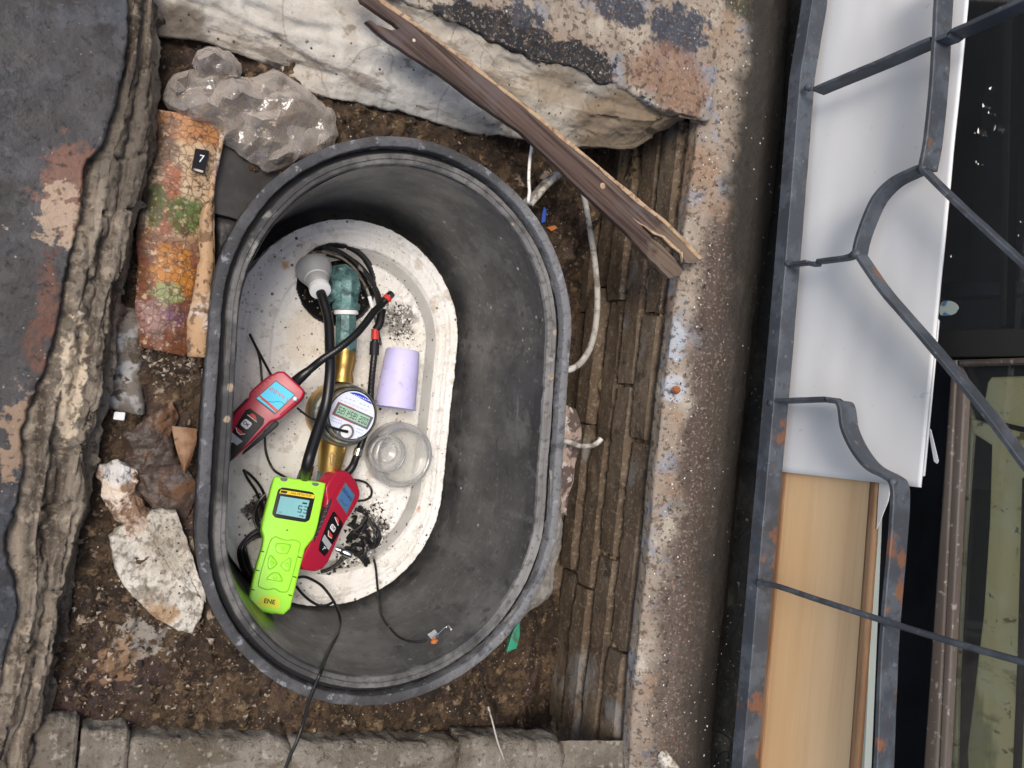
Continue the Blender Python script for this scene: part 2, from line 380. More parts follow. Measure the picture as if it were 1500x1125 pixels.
m_paint = mat('peeling_painted_concrete', (.25, .205, .16), [
    dict(s=9, lo=.48, hi=.68, col=(.40, .36, .295)), dict(s=6, lo=.52, hi=.66, col=(.24, .145, .085), amt=.7, seed=5), dict(s=17, lo=.53, hi=.62, col=(.20, .215, .25), amt=.8, seed=8),
    dict(s=60, lo=.58, hi=.68, col=(.13, .085, .055), amt=.7),
    dict(k='b', c=P_(730, 50), r=.035, s=35, wob=.07, ax=(.35, 1.1, 1), edge=.85, col=(.020, .020, .022)),
    dict(k='b', c=P_(840, 95), r=.035, s=35, wob=.07, ax=(.40, 1.1, 1), edge=.85, col=(.020, .020, .022)),
    dict(k='b', c=P_(900, 18), r=.035, s=42, wob=.07, ax=(.6, 1, 1), edge=.75, col=(.045, .050, .064)),
    dict(k='b', c=P_(760, 30), r=.026, s=42, wob=.06, ax=(.5, 1.2, 1), edge=.75, col=(.045, .050, .064)),
    dict(k='b', c=P_(985, 50), r=.045, s=42, wob=.09, ax=(.6, 1, 1), edge=.75, col=(.050, .056, .072)),
    dict(k='b', c=P_(1095, 10), r=.06, s=22, wob=.05, ax=(.6, 1.3, 1), col=(.045, .045, .028)),
    dict(k='b', c=P_(975, 120), r=.06, s=12, wob=.09, ax=(.6, 1, 1), col=(.20, .105, .062), amt=.7),
    dict(k='b', c=P_(990, 500), r=.022, s=40, wob=.04, ax=(1.1, .5, 1), edge=.8, col=(.33, .36, .40), amt=.9), dict(k='b', c=P_(985, 570), r=.026, s=40, wob=.035, edge=.8, col=(.36, .38, .42), amt=.9),
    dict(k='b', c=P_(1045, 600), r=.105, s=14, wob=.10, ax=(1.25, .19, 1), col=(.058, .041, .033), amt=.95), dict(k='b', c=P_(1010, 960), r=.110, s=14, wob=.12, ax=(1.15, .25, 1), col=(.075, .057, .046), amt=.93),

    dict(s=110, lo=.53, hi=.60, col=(.055, .038, .028), amt=.75), dict(s=210, lo=.56, hi=.62, col=(.30, .26, .22), amt=.5, seed=40), dict(k='v', s=120, r=.25, dens=.16, col=(.35, .11, .03), gs=14, amt=.8), dict(k='b', c=P_(1118, 190), r=.125, s=22, wob=.10, ax=(1.25, .27, 1), col=(.026, .023, .019), amt=.93), dict(k='x', s=9, lo=.885, hi=.965, wob=.07, col=(.024, .021, .017), amt=.95), dict(k='v', s=150, r=.24, dens=.06, col=(.55, .52, .45), gs=5, glo=.3)],  # dark patch and X gradient: black mould plus painted-in shade at the right
    rough=.7, rough_var=.18, bumps=[(22, .5, .005), (90, .7, .003), (300, .6, .0015)])
m_soil = mat('dark_soil', (.040, .026, .016), [
    dict(s=14, lo=.42, hi=.6, col=(.085, .055, .032)), dict(s=34, lo=.50, hi=.58, col=(.020, .014, .010), amt=.85, seed=33), dict(s=60, lo=.56, hi=.64, col=(.16, .11, .065)), dict(s=120, lo=.5, hi=.62, col=(.025, .018, .013), amt=.8),
    dict(s=9, lo=.56, hi=.64, col=(.05, .032, .03), amt=.8, seed=6), dict(k='v', s=170, r=.34, dens=.12, col=(.26, .20, .14), gs=12), dict(k='v', s=260, r=.3, dens=.06, col=(.55, .5, .42), gs=20),
    dict(s=34, lo=.64, hi=.70, col=(.30, .24, .18)), dict(k='b', c=P_(205, 930, -.06), r=.035, s=70, wob=.10, edge=.8, col=(.32, .29, .25), amt=.7), dict(k='b', c=P_(170, 960, -.06), r=.03, s=60, wob=.09, edge=.8, col=(.26, .16, .09), amt=.7)],
    rough=.95, bumps=[(60, .9, .006), (200, 1, .003)])
m_brick = mat('brown_old_brick', (.088, .062, .040), [
    dict(s=9, st=(1, .5, 1), lo=.42, hi=.62, col=(.135, .102, .070)), dict(s=16, st=(1, .5, 1), lo=.57, hi=.68, col=(.18, .18, .175), amt=.7), dict(s=40, st=(1, .7, 1), lo=.54, hi=.66, col=(.055, .040, .028)),
    dict(s=130, lo=.52, hi=.66, col=(.23, .185, .135), amt=.6), dict(k='v', s=190, r=.2, dens=.12, col=(.3, .26, .2))],
    rough=.95, bumps=[(45, .6, .004, (1, .4, 1)), (240, .9, .002)])
m_sand = mat('sandy_joint_mortar', (.21, .15, .088), [dict(s=30, st=(1, .2, 1), lo=.45, hi=.6, col=(.30, .235, .155)), dict(s=70, lo=.5, hi=.62, col=(.05, .036, .024))], rough=.97, bumps=[(80, 1, .006), (260, .9, .002)])
m_wall = mat('mouldy_shaded_wall', (.022, .021, .018), [dict(s=12, lo=.5, hi=.68, col=(.06, .056, .042)), dict(k='c', s=7, w=.012, col=(.012, .012, .01)), dict(s=90, lo=.62, hi=.68, col=(.16, .15, .12))], rough=.9, bumps=[(40, .7, .005), (200, .7, .002)])  # mould tones, with the deep shadow by the curb darkened into the colour
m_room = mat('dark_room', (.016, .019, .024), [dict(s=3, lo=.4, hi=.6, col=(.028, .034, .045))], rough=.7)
m_far = mat('alley_ground', (.12, .115, .105), [dict(s=4, lo=.45, hi=.6, col=(.19, .18, .16))], rough=.95)

# ================================================================== THE SETTING
def V3(x, y, z): return Vector((x, y, z))
obj('ground', ([V3(-6, -6, -.45), V3(6, -6, -.45), V3(6, 6, -.45), V3(-6, 6, -.45)], [(0, 1, 2, 3)]), m_far, kind='structure')
slab_edge = [(200, -200), (188, 0), (178, 110), (150, 210), (125, 250), (112, 340), (92, 400), (78, 480), (47, 590), (30, 640), (24, 720), (12, 790), (26, 860), (14, 950), (-4, 1010), (-40, 1130), (-70, 1300)]
pit_edge = [(245, -200), (226, 0), (226, 60), (222, 150), (214, 240), (190, 330), (182, 390), (166, 440), (153, 560), (134, 640), (119, 750), (101, 830), (84, 920), (62, 1040), (46, 1130), (20, 1300)]
se = [at(x, y, .014) for x, y in slab_edge]
n_jag = lambda pts, a, sd: [p + V3(a * float(fbm([list(p)], 11, 2, seed=sd)[0]) + a * .35 * float(fbm([list(p)], 95, 3, .7, seed=sd + 1)[0]), 0, 0) for p in catmull(pts, 16)]
se_j = n_jag(se, .012, 3)
far_l = [V3(-1.6, p.y, .014) for p in se_j]; mid_l = [V3(p.x - .25, p.y, .014) for p in se_j]; nb = [V3(p.x - .02, p.y, .014) for p in se_j]
dn = [V3(p.x + .004, p.y, -.03) for p in se_j]
obj('ground_slab', rails([far_l, mid_l, nb, se_j, dn], 420, [10, 60, 8, 4], lambda P: .004 * fbm(P, 9, 4) + .0016 * fbm(P, 60, 4, seed=2)), m_slab, kind='structure', smooth='all')
pe = [at(x, y, -.004) for x, y in pit_edge]
def lerp_r(a, b, t, z):
    A = catmull(a, 8); B = catmull(b, 8); n = 60
    return [A[int(i / n * (len(A) - 1))].lerp(B[int(i / n * (len(B) - 1))], t).xy.to_3d() + V3(0, 0, z) for i in range(n + 1)]
left_in = [p + V3(-.02, 0, -.012) for p in se]
mort = rails([left_in, lerp_r(se, pe, .15, .004), lerp_r(se, pe, .4, .009), lerp_r(se, pe, .62, -.004), lerp_r(se, pe, .85, .002), pe, [p + V3(.004, 0, -.03) for p in pe], [p + V3(-.012, 0, -.16) for p in pe]],
             520, [4, 10, 10, 10, 8, 6, 14],
             lambda P: .0045 * fbm(P + np.stack([-.08 * P[:, 1], 0 * P[:, 1], 0 * P[:, 1]], 1), 42, 4, seed=5, stretch=(1.3, .12, 1)) + .006 * fbm(P, 55, 4, .65, seed=6) - .007 * sstep(.72, .92, fbm(P, 13, 3, seed=61, ridge=True, stretch=(.6, 1.2, 1))) - .006 * sstep(.45, .8, fbm(P, 26, 3, seed=8, stretch=(1, .2, 1), ridge=True)))
obj('mortar_edge', mort, m_mortar, kind='structure', smooth='all')

lip_up = [(120, -170), (400, -95), (540, -22), (640, 18), (760, 70), (900, 122), (985, 158), (1040, 172)]
lip_lo = [(120, 30), (226, 52), (290, 60), (345, 78), (420, 105), (452, 134), (500, 147), (592, 166), (683, 191), (771, 206), (830, 214), (922, 216), (958, 196), (1021, 168), (1060, 172)]
lu = [at(x, y, .008) for x, y in lip_up]; ll = [at(x, y, -.055) for x, y in lip_lo]
def ladd(P): return .011 * fbm(P, 9, 4, seed=11, stretch=(.5, 1.6, 1)) + .0035 * fbm(P, 50, 4, .6, seed=12) - .005 * sstep(.62, .85, fbm(P, 12, 3, seed=13, ridge=True, stretch=(.4, 1.5, 1)))
obj('cement_lip', rails([[p + V3(0, .05, -.02) for p in lu], lu, lerp_r(lu, ll, .25, -.010), lerp_r(lu, ll, .5, -.012), lerp_r(lu, ll, .78, -.032), ll, [p + V3(0, .012, -.03) for p in ll], [p + V3(0, .03, -.12) for p in ll]],
    420, [4, 12, 12, 12, 12, 6, 8], ladd), m_lip, kind='structure', smooth='all')
ta = [p + V3(0, -.004, .004) for p in n_jag(lu, .0, 1)]; ta = [V3(p.x, p.y + .008 * float(fbm([list(p)], 30, 3, seed=4)[0]), p.z) for p in ta]
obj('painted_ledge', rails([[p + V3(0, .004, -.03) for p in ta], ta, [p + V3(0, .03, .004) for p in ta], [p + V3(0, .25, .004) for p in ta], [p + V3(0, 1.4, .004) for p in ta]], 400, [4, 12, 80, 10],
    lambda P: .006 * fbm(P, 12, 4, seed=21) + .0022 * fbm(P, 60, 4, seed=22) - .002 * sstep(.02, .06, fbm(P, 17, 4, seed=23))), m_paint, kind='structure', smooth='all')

curb_px = [(1045, -150), (1034, 20), (1024, 170), (1008, 300), (990, 440), (985, 480), (968, 620), (960, 700), (948, 830), (930, 1000), (922, 1125), (908, 1300)]
ce = [at(x, y, -.012) for x, y in curb_px]
prof = [(.03, -.055), (.004, -.040), (0, -.012), (.02, .004), (.06, .016), (.115, .018), (.160, .007), (.195, -.020), (.220, -.055), (.24, -.09)]
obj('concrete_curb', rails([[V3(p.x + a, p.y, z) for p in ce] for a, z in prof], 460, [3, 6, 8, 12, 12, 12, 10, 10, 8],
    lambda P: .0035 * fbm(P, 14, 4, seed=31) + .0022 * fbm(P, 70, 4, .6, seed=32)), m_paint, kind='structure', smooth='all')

# soil in the pit
TCX, TCY, TROT = .386, -.069, math.radians(2.5)
def sdf(x, y, L, R):
    c, s = math.cos(-TROT), math.sin(-TROT); a = (x - TCX) * c - (y - TCY) * s; b = (x - TCX) * s + (y - TCY) * c
    return np.hypot(a, np.maximum(np.abs(b) - L, 0)) - R
def stad(L, R, z, n=120, cx=TCX, cy=TCY, rot=TROT):
    # evenly spaced points round a stadium
    per = 2 * math.pi * R + 4 * L; out = []
    for i in range(n):
        s = i / n * per
        if s < 2 * L: x, y = R, -L + s
        elif s < 2 * L + math.pi * R: a = (s - 2 * L) / R; x, y = R * math.cos(a), L + R * math.sin(a)
        elif s < 4 * L + math.pi * R: x, y = -R, L - (s - 2 * L - math.pi * R)
        else: a = math.pi + (s - 4 * L - math.pi * R) / R; x, y = R * math.cos(a), -L + R * math.sin(a)
        c, d = math.cos(rot), math.sin(rot); out.append(V3(cx + x * c - y * d, cy + x * d + y * c, z))
    return out
ctrl = [(160, 450, -.075), (250, 560, -.06), (230, 700, -.055), (200, 850, -.055), (150, 1000, -.05), (300, 1040, -.05), (500, 1060, -.05), (650, 1040, -.06), (300, 300, -.075), (300, 190, -.075), (450, 170, -.06),
        (600, 190, -.062), (700, 215, -.065), (780, 250, -.08), (800, 330, -.11), (860, 270, -.17), (940, 260, -.27), (900, 330, -.32), (850, 420, -.31), (860, 600, -.33), (850, 800, -.33), (800, 960, -.27), (740, 1000, -.13), (700, 1060, -.08), (830, 1060, -.28), (860, 1100, -.30), (100, 900, -.05), (80, 1030, -.045), (330, 420, -.08)]
CQ = np.array([list(at(*c)) for c in ctrl])
gx, gy = np.meshgrid(np.arange(-.08, .90, .0032), np.arange(-.66, .50, .0032), indexing='ij'); nx, ny = gx.shape
xy = np.stack([gx.ravel(), gy.ravel()], 1)
d2 = ((xy[:, None, :] - CQ[None, :, :2]) ** 2).sum(2); w = 1 / (d2 + 4e-4) ** 2; z = (w * CQ[:, 2]).sum(1) / w.sum(1)
P = np.column_stack([xy, z * 0]); z = z + .014 * fbm(P, 14, 4, seed=41) + .014 * fbm(P, 42, 4, .65, seed=42) + .004 * np.abs(fbm(P, 130, 3, seed=43)) + .010 * sstep(.1, .4, fbm(P, 30, 2, seed=44))
sd = sdf(xy[:, 0], xy[:, 1], .127, .236); z = np.where(sd < .02, np.minimum(z, -.03), z)
keep = sd > -.004; F = []
K = keep.reshape(nx, ny)
ok = K[:-1, :-1] & K[1:, :-1] & K[:-1, 1:] & K[1:, 1:]
for i, j in zip(*np.where(ok)): a = int(i) * ny + int(j); F.append((a, a + ny, a + ny + 1, a + 1))
obj('soil', ([V3(*p) for p in np.column_stack([xy, z])], F), m_soil, kind='structure', smooth='all')
soil_z = lambda x, y: float(z[min(nx - 1, max(0, int((x + .08) / .0032))) * ny + min(ny - 1, max(0, int((y + .66) / .0032)))])
def on_soil(px, py, lift=0.0):
    zz = -.07
    for _ in range(4): p = at(px, py, zz); zz = soil_z(p.x, p.y)
    p = at(px, py, zz + lift); return p

# brick wall under the curb
WX = .848
bw = []
yy = np.linspace(-.72, .46, 360); zz = np.linspace(-.40, -.03, 110); A = np.array([[WX + .006, a, b] for a in yy for b in zz])
A[:, 0] -= .016 * fbm(A, 30, 4, .6, seed=51, stretch=(1, .5, 1.4)) + .006 * fbm(A, 90, 3, seed=52)
wall = obj('brick_wall', ([V3(*p) for p in A], [tuple(f) for f in grid_faces(360, 110)]), m_sand, kind='structure', smooth='all')
def rough_block(x0, x1, y0, y1, z0, z1, amp, sd, n=18, skew=0):
    V = []; m = 24; cx, cz = (x0 + x1) / 2, (z0 + z1) / 2; hx, hz = (x1 - x0) / 2, (z1 - z0) / 2
    for i in range(n + 1):
        t = i / n; e = min(t, 1 - t) * n; k = (.0, .93)[e > 0] if e < 1 else (1 if e >= 2 else .965)
        if e == 0: k = .0
        y = y0 + (y1 - y0) * (0 if i in (0,) else (1 if i == n else (max(t - .5 / n, 0) if i == 1 else (min(t + .5 / n, 1) if i == n - 1 else t))))
        if i == 1: y = y0; k = .96
        if i == n - 1: y = y1; k = .96
        for j in range(m):
            a = 2 * math.pi * (j + .5) / m; c, s_ = math.cos(a), math.sin(a); q = (abs(c) ** 14 + abs(s_) ** 14) ** (-1 / 14)
            V.append([cx + hx * c * q * k, y, cz + hz * s_ * q * k + skew * (y - y0)])
    A = np.array(V); ctr = np.array([cx, (y0 + y1) / 2, cz]); D = A - ctr; D[:, 1] *= .3; D /= np.linalg.norm(D, axis=1)[:, None] + 1e-9
    A += D * (amp * fbm(A, 22, 3, seed=sd) + amp * .7 * fbm(A, 80, 3, seed=sd + 1))[:, None]
    F = []
    for i in range(n):
        for j in range(m): F.append((i * m + j, i * m + (j + 1) % m, (i + 1) * m + (j + 1) % m, (i + 1) * m + j))
    return [V3(*p) for p in A], F
rg = random.Random(11)
for c in range(6):
    z1 = -.052 - c * .0565; y = -.74 + (.11 if c % 2 else 0) + rg.uniform(-.03, .03)
    while y < .40:
        L = rg.uniform(.20, .40); pr_ = rg.uniform(-.004, .010) + c * .002
        if not (y > .25 and c > 3):
            obj('brick', rough_block(WX - pr_, WX + .09, y, y + L - rg.uniform(.004, .010), z1 - .0535 + rg.uniform(0, .004), z1 - rg.uniform(0, .003), .0045, rg.randrange(99), n=30), m_brick, wall)
        y += L
# broken cement ledge along the bottom
ledge = obj('cement_ledge', rails([[at(x, 1085, -.035) for x in range(-40, 940, 60)], [at(x, 1400, -.03) for x in range(-80, 900, 60)]], 120, [12], lambda P: .004 * fbm(P, 30, 3)), m_mortar2, kind='structure', smooth='all')
for (xa, xb, ya, sd_) in [(50, 117, 1048, 1), (120, 191, 1066, 2), (193, 430, 1070, 3), (432, 676, 1071, 4), (682, 830, 1074, 5)]:
    a = at(xa, ya, -.012); b = at(xb, ya + 4, -.012); cy = (a.y + b.y) / 2
    v, f = rough_block(cy - .16, cy, a.x, b.x, -.075, -.012, .010, 60 + sd_, n=44)
    v = [V3(p.y, p.x + (p.y - a.x) * (b.y - a.y) / (b.x - a.x), p.z) for p in v]
    obj('cement_block', (v, f), m_mortar2, ledge, smooth='all')

# house wall with its window opening (stands to the right)
def box(x0, x1, y0, y1, z0, z1):
    v = [V3(x, y, z) for x in (x0, x1) for y in (y0, y1) for z in (z0, z1)]
    return v, [(0, 1, 3, 2), (4, 6, 7, 5), (0, 4, 5, 1), (2, 3, 7, 6), (0, 2, 6, 4), (1, 5, 7, 3)]
house = thing('house_wall', 'dark mouldy house wall behind the iron grille', 'wall', (1.05, 0, -.1))
yy = np.linspace(-1.6, 1.6, 300); zz = np.linspace(-.2, .055, 40); A = np.array([[1.038, a, b] for a in yy for b in zz]); A[:, 0] -= .006 * fbm(A, 14, 4, seed=71) + .003 * fbm(A, 60, 3, seed=72)
obj('wall_base', ([V3(*p) for p in A], [tuple(f) for f in grid_faces(300, 40)]), m_wall, house, smooth='all')
obj('window_sill', box(1.036, 1.16, -.80, .80, .045, .058), m_wall, house, smooth=False)
obj('upper_wall', box(1.04, 1.16, -1.6, 1.6, 1.0, 2.4), m_wall, house, smooth=False)
for y0, y1 in ((-1.6, -.82), (.82, 1.6)): obj('side_wall', box(1.04, 1.16, y0, y1, .056, .998), m_wall, house, smooth=False)
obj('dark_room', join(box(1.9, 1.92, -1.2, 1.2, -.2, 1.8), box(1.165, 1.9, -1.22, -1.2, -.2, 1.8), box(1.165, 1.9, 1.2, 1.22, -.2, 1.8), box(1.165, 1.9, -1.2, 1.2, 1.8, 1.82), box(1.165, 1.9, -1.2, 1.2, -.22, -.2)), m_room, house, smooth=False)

# ================================================================== MATERIALS OF THE THINGS
m_tub = mat('black_plastic', (.042, .042, .043), [dict(s=8, lo=.46, hi=.64, col=(.10, .098, .094)), dict(s=5, lo=.56, hi=.64, col=(.028, .028, .029), seed=15), dict(s=22, st=(1, 1, .25), lo=.53, hi=.63, col=(.12, .117, .112), amt=.35), dict(s=70, st=(.3, 1, 1), lo=.60, hi=.66, col=(.15, .145, .14), amt=.35, seed=18), dict(s=45, lo=.56, hi=.63, col=(.022, .022, .023), amt=.7, seed=19), dict(k='v', s=60, r=.18, dens=.14, col=(.42, .40, .37), gs=8), dict(s=140, rot=.7, st=(.12, 1.6, 1), lo=.62, hi=.68, col=(.20, .195, .19), amt=.5, seed=52),
    dict(s=60, lo=.62, hi=.68, col=(.02, .02, .02), amt=.8), dict(s=90, st=(1, .15, 1), lo=.62, hi=.7, col=(.16, .155, .15), amt=.5)], rough=.40, rough_var=.10, spec=.6, bumps=[(9, .25, .006), (90, .2, .0012)])
m_rim = mat('dusty_rim_plastic', (.050, .050, .051), [dict(s=11, lo=.45, hi=.62, col=(.095, .096, .10)), dict(k='x', s=14, lo=.43, hi=.58, wob=.12, col=(.185, .187, .192), amt=.8), dict(s=30, lo=.52, hi=.62, col=(.05, .052, .058), amt=.7), dict(s=55, lo=.57, hi=.66, col=(.34, .35, .37), amt=.5),
    dict(s=150, lo=.54, hi=.64, col=(.025, .025, .027), amt=.4)], rough=.8, bumps=[(60, .6, .003), (260, .8, .0015)])
m_ledge = mat('dusty_step_plastic', (.045, .045, .046), [dict(k='x', s=9, lo=.50, hi=.60, wob=.14, col=(.24, .236, .225), amt=.85), dict(s=7, lo=.45, hi=.6, col=(.15, .145, .14)), dict(s=12, lo=.62, hi=.7, col=(.42, .41, .38), amt=.7), dict(k='v', s=55, r=.3, dens=.12, col=(.30, .24, .17)), dict(s=90, lo=.5, hi=.62, col=(.03, .03, .03), amt=.5)], rough=.65, bumps=[(90, .5, .002)])
m_foam = mat('dirty_white_foam', (.78, .77, .74), [dict(s=8, lo=.45, hi=.66, col=(.70, .68, .62), amt=.7), dict(s=4, lo=.56, hi=.68, col=(.64, .57, .43), amt=.4), dict(s=35, lo=.56, hi=.62, col=(.50, .47, .41), amt=.45, seed=41), dict(s=60, lo=.62, hi=.70, col=(.28, .25, .20), amt=.7), dict(k='v', s=75, r=.22, dens=.45, col=(.06, .05, .04), gs=7), dict(s=28, lo=.60, hi=.66, col=(.38, .30, .19), amt=.45, seed=44),
    dict(k='v', s=190, r=.22, dens=.25, col=(.14, .11, .08), gs=9), dict(k='b', c=P_(417, 388, -.27), r=.010, s=150, wob=.016, edge=.2, col=(.60, .36, .18)), dict(k='b', c=P_(610, 745, -.27), r=.012, s=170, wob=.022, edge=.2, col=(.50, .20, .08)),
    dict(k='b', c=P_(635, 450, -.27), r=.020, s=120, wob=.05, edge=.2, col=(.42, .32, .22), amt=.6), dict(k='b', c=P_(585, 470, -.28), r=.035, s=70, wob=.06, col=(.12, .11, .09), amt=.8),
    dict(k='b', c=P_(375, 745, -.28), r=.026, s=70, wob=.045, col=(.035, .026, .02), amt=.95), dict(k='b', c=P_(540, 780, -.28), r=.040, s=60, wob=.07, col=(.05, .045, .04), amt=.85), dict(k='b', c=P_(455, 490, -.28), r=.06, s=30, wob=.06, col=(.60, .50, .38), amt=.5)],
    rough=.9, bumps=[(40, .4, .003), (170, .8, .0025), (420, .6, .001)])
m_foam2 = mat('old_broken_foam', (.56, .53, .46), [dict(s=12, lo=.42, hi=.60, col=(.38, .34, .27)), dict(s=45, lo=.53, hi=.63, col=(.20, .165, .12), amt=.8), dict(k='b', c=P_(225, 905, -.035), r=.022, s=60, wob=.04, ax=(.6, 1, 1), col=(.36, .20, .08), amt=.7), dict(s=140, lo=.50, hi=.62, col=(.14, .115, .085), amt=.7), dict(k='v', s=130, r=.24, dens=.2, col=(.08, .06, .05))], rough=.95, bumps=[(60, .7, .005), (190, 1, .003)])
m_cream = mat('cream_lump', (.42, .33, .255), [dict(s=22, lo=.45, hi=.6, col=(.60, .52, .43)), dict(s=45, lo=.49, hi=.57, col=(.16, .09, .05), amt=.9), dict(k='b', c=P_(172, 690, -.04), r=.022, s=60, wob=.03, col=(.58, .58, .57), amt=.8), dict(s=120, lo=.58, hi=.66, col=(.06, .04, .03), amt=.7)], rough=.9, bumps=[(50, .8, .005), (200, .8, .002)])
m_chan = mat('grey_smooth_channel', (.36, .355, .335), [dict(s=20, lo=.4, hi=.65, col=(.30, .295, .27)), dict(k='v', s=140, r=.2, dens=.1, col=(.1, .09, .07))], rough=.4)
m_rubber = mat('black_rubber', (.013, .013, .014), [dict(s=60, lo=.6, hi=.68, col=(.05, .048, .045), amt=.7)], rough=.55, bumps=[(60, .4, .002)])
m_cable = mat('black_cable', (.008, .008, .009), rough=.38, spec=.5)
m_cabled = mat('dusty_black_cable', (.014, .014, .014), [dict(s=90, lo=.58, hi=.64, col=(.28, .27, .26), amt=.6)], rough=.55)
m_lime = mat('lime_plastic', (.36, .84, .045), [dict(s=25, lo=.62, hi=.75, col=(.30, .72, .05), amt=.4)], rough=.38, spec=.45, bumps=[(220, .06, .0006)])
m_lime2 = mat('lime_plastic_deep', (.22, .62, .03), rough=.45)
m_red = mat('crimson_plastic', (.40, .012, .040), [dict(s=30, lo=.60, hi=.72, col=(.30, .012, .03), amt=.5), dict(s=140, lo=.66, hi=.70, col=(.5, .2, .2), amt=.4)], rough=.36, spec=.5, bumps=[(200, .06, .0006)])
m_grip = mat('dark_rubber_grip', (.035, .034, .037), rough=.6, bumps=[(240, .3, .001)])
m_blk = mat('black_gloss_panel', (.008, .008, .010), rough=.42, spec=.25)
m_lcd = mat('teal_lcd', (.20, .47, .50), [dict(s=30, lo=.4, hi=.7, col=(.24, .52, .55), amt=.5)], rough=.16, spec=.5)
m_ink = mat('dark_ink', (.012, .035, .045), rough=.5)
m_white = mat('white_plastic', (.74, .75, .76), rough=.4)
m_yel = mat('yellow_print', (.80, .58, .02), rough=.4)
m_yell = mat('yellow_sticker', (.66, .74, .03), rough=.4)
m_black = mat('black_print', (.01, .01, .01), rough=.5)
m_blue = mat('blue_print', (.02, .06, .50), rough=.4)
m_pblue = mat('pale_blue_print', (.33, .42, .66), rough=.5)
m_gry = mat('grey_print', (.38, .39, .41), rough=.5)
m_dgry = mat('dark_grey_plastic', (.13, .13, .14), rough=.5)
m_redp = mat('red_print', (.55, .03, .02), rough=.4)
m_lred = mat('light_red_button', (.62, .05, .04), rough=.4)
m_scr2 = mat('dark_blue_lcd', (.07, .17, .36), rough=.2)
def screen_mat():
    m = bpy.data.materials.new('lit_screen'); m.use_nodes = True; b = m.node_tree.nodes['Principled BSDF']
    b.inputs['Base Color'].default_value = (.06, .34, .50, 1); b.inputs['Roughness'].default_value = .5; b.inputs['Specular IOR Level'].default_value = .15
    b.inputs['Emission Color'].default_value = (.13, .62, .85, 1); b.inputs['Emission Strength'].default_value = .35; return m
m_scr = screen_mat()
m_brass = mat('brass', (.55, .36, .11), [dict(s=40, lo=.52, hi=.64, col=(.40, .27, .09), amt=.6), dict(s=70, lo=.62, hi=.68, col=(.12, .10, .06), amt=.6)], rough=.34, metal=.85, bumps=[(60, .25, .002), (300, .25, .0008)])
m_brassd = mat('tarnished_brass', (.20, .16, .085), [dict(s=22, lo=.42, hi=.58, col=(.10, .115, .115)), dict(s=60, lo=.5, hi=.6, col=(.30, .33, .30), amt=.6), dict(s=30, lo=.58, hi=.66, col=(.38, .29, .12), amt=.7)], rough=.5, metal=.35, bumps=[(70, .6, .003)])
m_teal = mat('verdigris_metal', (.070, .150, .150), [dict(s=30, lo=.45, hi=.6, col=(.12, .25, .245)), dict(s=70, lo=.5, hi=.6, col=(.03, .065, .07), amt=.9), dict(s=160, lo=.58, hi=.66, col=(.30, .40, .38), amt=.8)], rough=.5, metal=.15, spec=.5, bumps=[(50, .5, .003), (200, .6, .001)])
m_alu = mat('frosted_silver', (.52, .53, .54), [dict(s=30, lo=.4, hi=.7, col=(.44, .45, .46), amt=.5)], rough=.42, metal=.35)
m_chrome = mat('chrome', (.62, .64, .66), rough=.18, metal=1.0)
m_lav = mat('lavender_plastic', (.57, .54, .82), [dict(s=18, lo=.5, hi=.66, col=(.47, .43, .70), amt=.6), dict(s=110, lo=.60, hi=.68, col=(.36, .30, .48), amt=.5), dict(k='v', s=160, r=.2, dens=.1, col=(.2, .17, .2), gs=10)], rough=.5, bumps=[(20, .15, .002)])
m_lav.node_tree.nodes['Principled BSDF'].inputs['Subsurface Weight'].default_value = 0.0
m_lcdg = mat('green_lcd', (.33, .50, .38), [dict(s=60, lo=.4, hi=.7, col=(.42, .58, .47), amt=.6)], rough=.2)
m_face = mat('meter_face_paper', (.70, .75, .86), rough=.25, coat=.3)
m_clear = clear_mat('scratched_clear_plastic', (.93, .93, .91), .16, .18, .4, (60, .3))
m_bag = clear_mat('dusty_film', (.82, .75, .67), .11, .17, .30, (85, .75), .04, 1.32)
_pd = at(1000, 390, .036) - at(555, 0, .036); PROT = -math.atan2(_pd.y, _pd.x)
m_plank = mat('weathered_plank', (.072, .046, .037), [dict(s=14, st=(.10, 1.6, 1), rot=PROT, lo=.4, hi=.62, col=(.105, .072, .060)), dict(s=150, st=(.025, 1.2, 1), rot=PROT, lo=.46, hi=.58, col=(.034, .022, .018), amt=.85), dict(s=70, st=(.03, 1.2, 1), rot=PROT, lo=.54, hi=.62, col=(.15, .11, .09), amt=.6, seed=7), dict(s=7, lo=.52, hi=.66, col=(.10, .085, .085), amt=.8),
    dict(k='b', c=P_(990, 372, .03), r=.06, s=60, wob=.07, col=(.19, .145, .105), amt=.55), dict(s=170, st=(.03, 1.2, 1), rot=PROT, lo=.56, hi=.62, col=(.04, .03, .024), amt=.6, seed=12), dict(k='v', s=60, r=.15, dens=.05, col=(.5, .45, .36))], rough=.85, bumps=[(60, .8, .003, (.04, 1.6, 1), PROT), (200, .5, .001)])
m_split = mat('bare_split_wood', (.42, .30, .19), [dict(s=50, lo=.45, hi=.6, col=(.30, .20, .12)), dict(s=120, lo=.55, hi=.65, col=(.14, .09, .06), amt=.8)], rough=.9, bumps=[(90, .8, .003)])
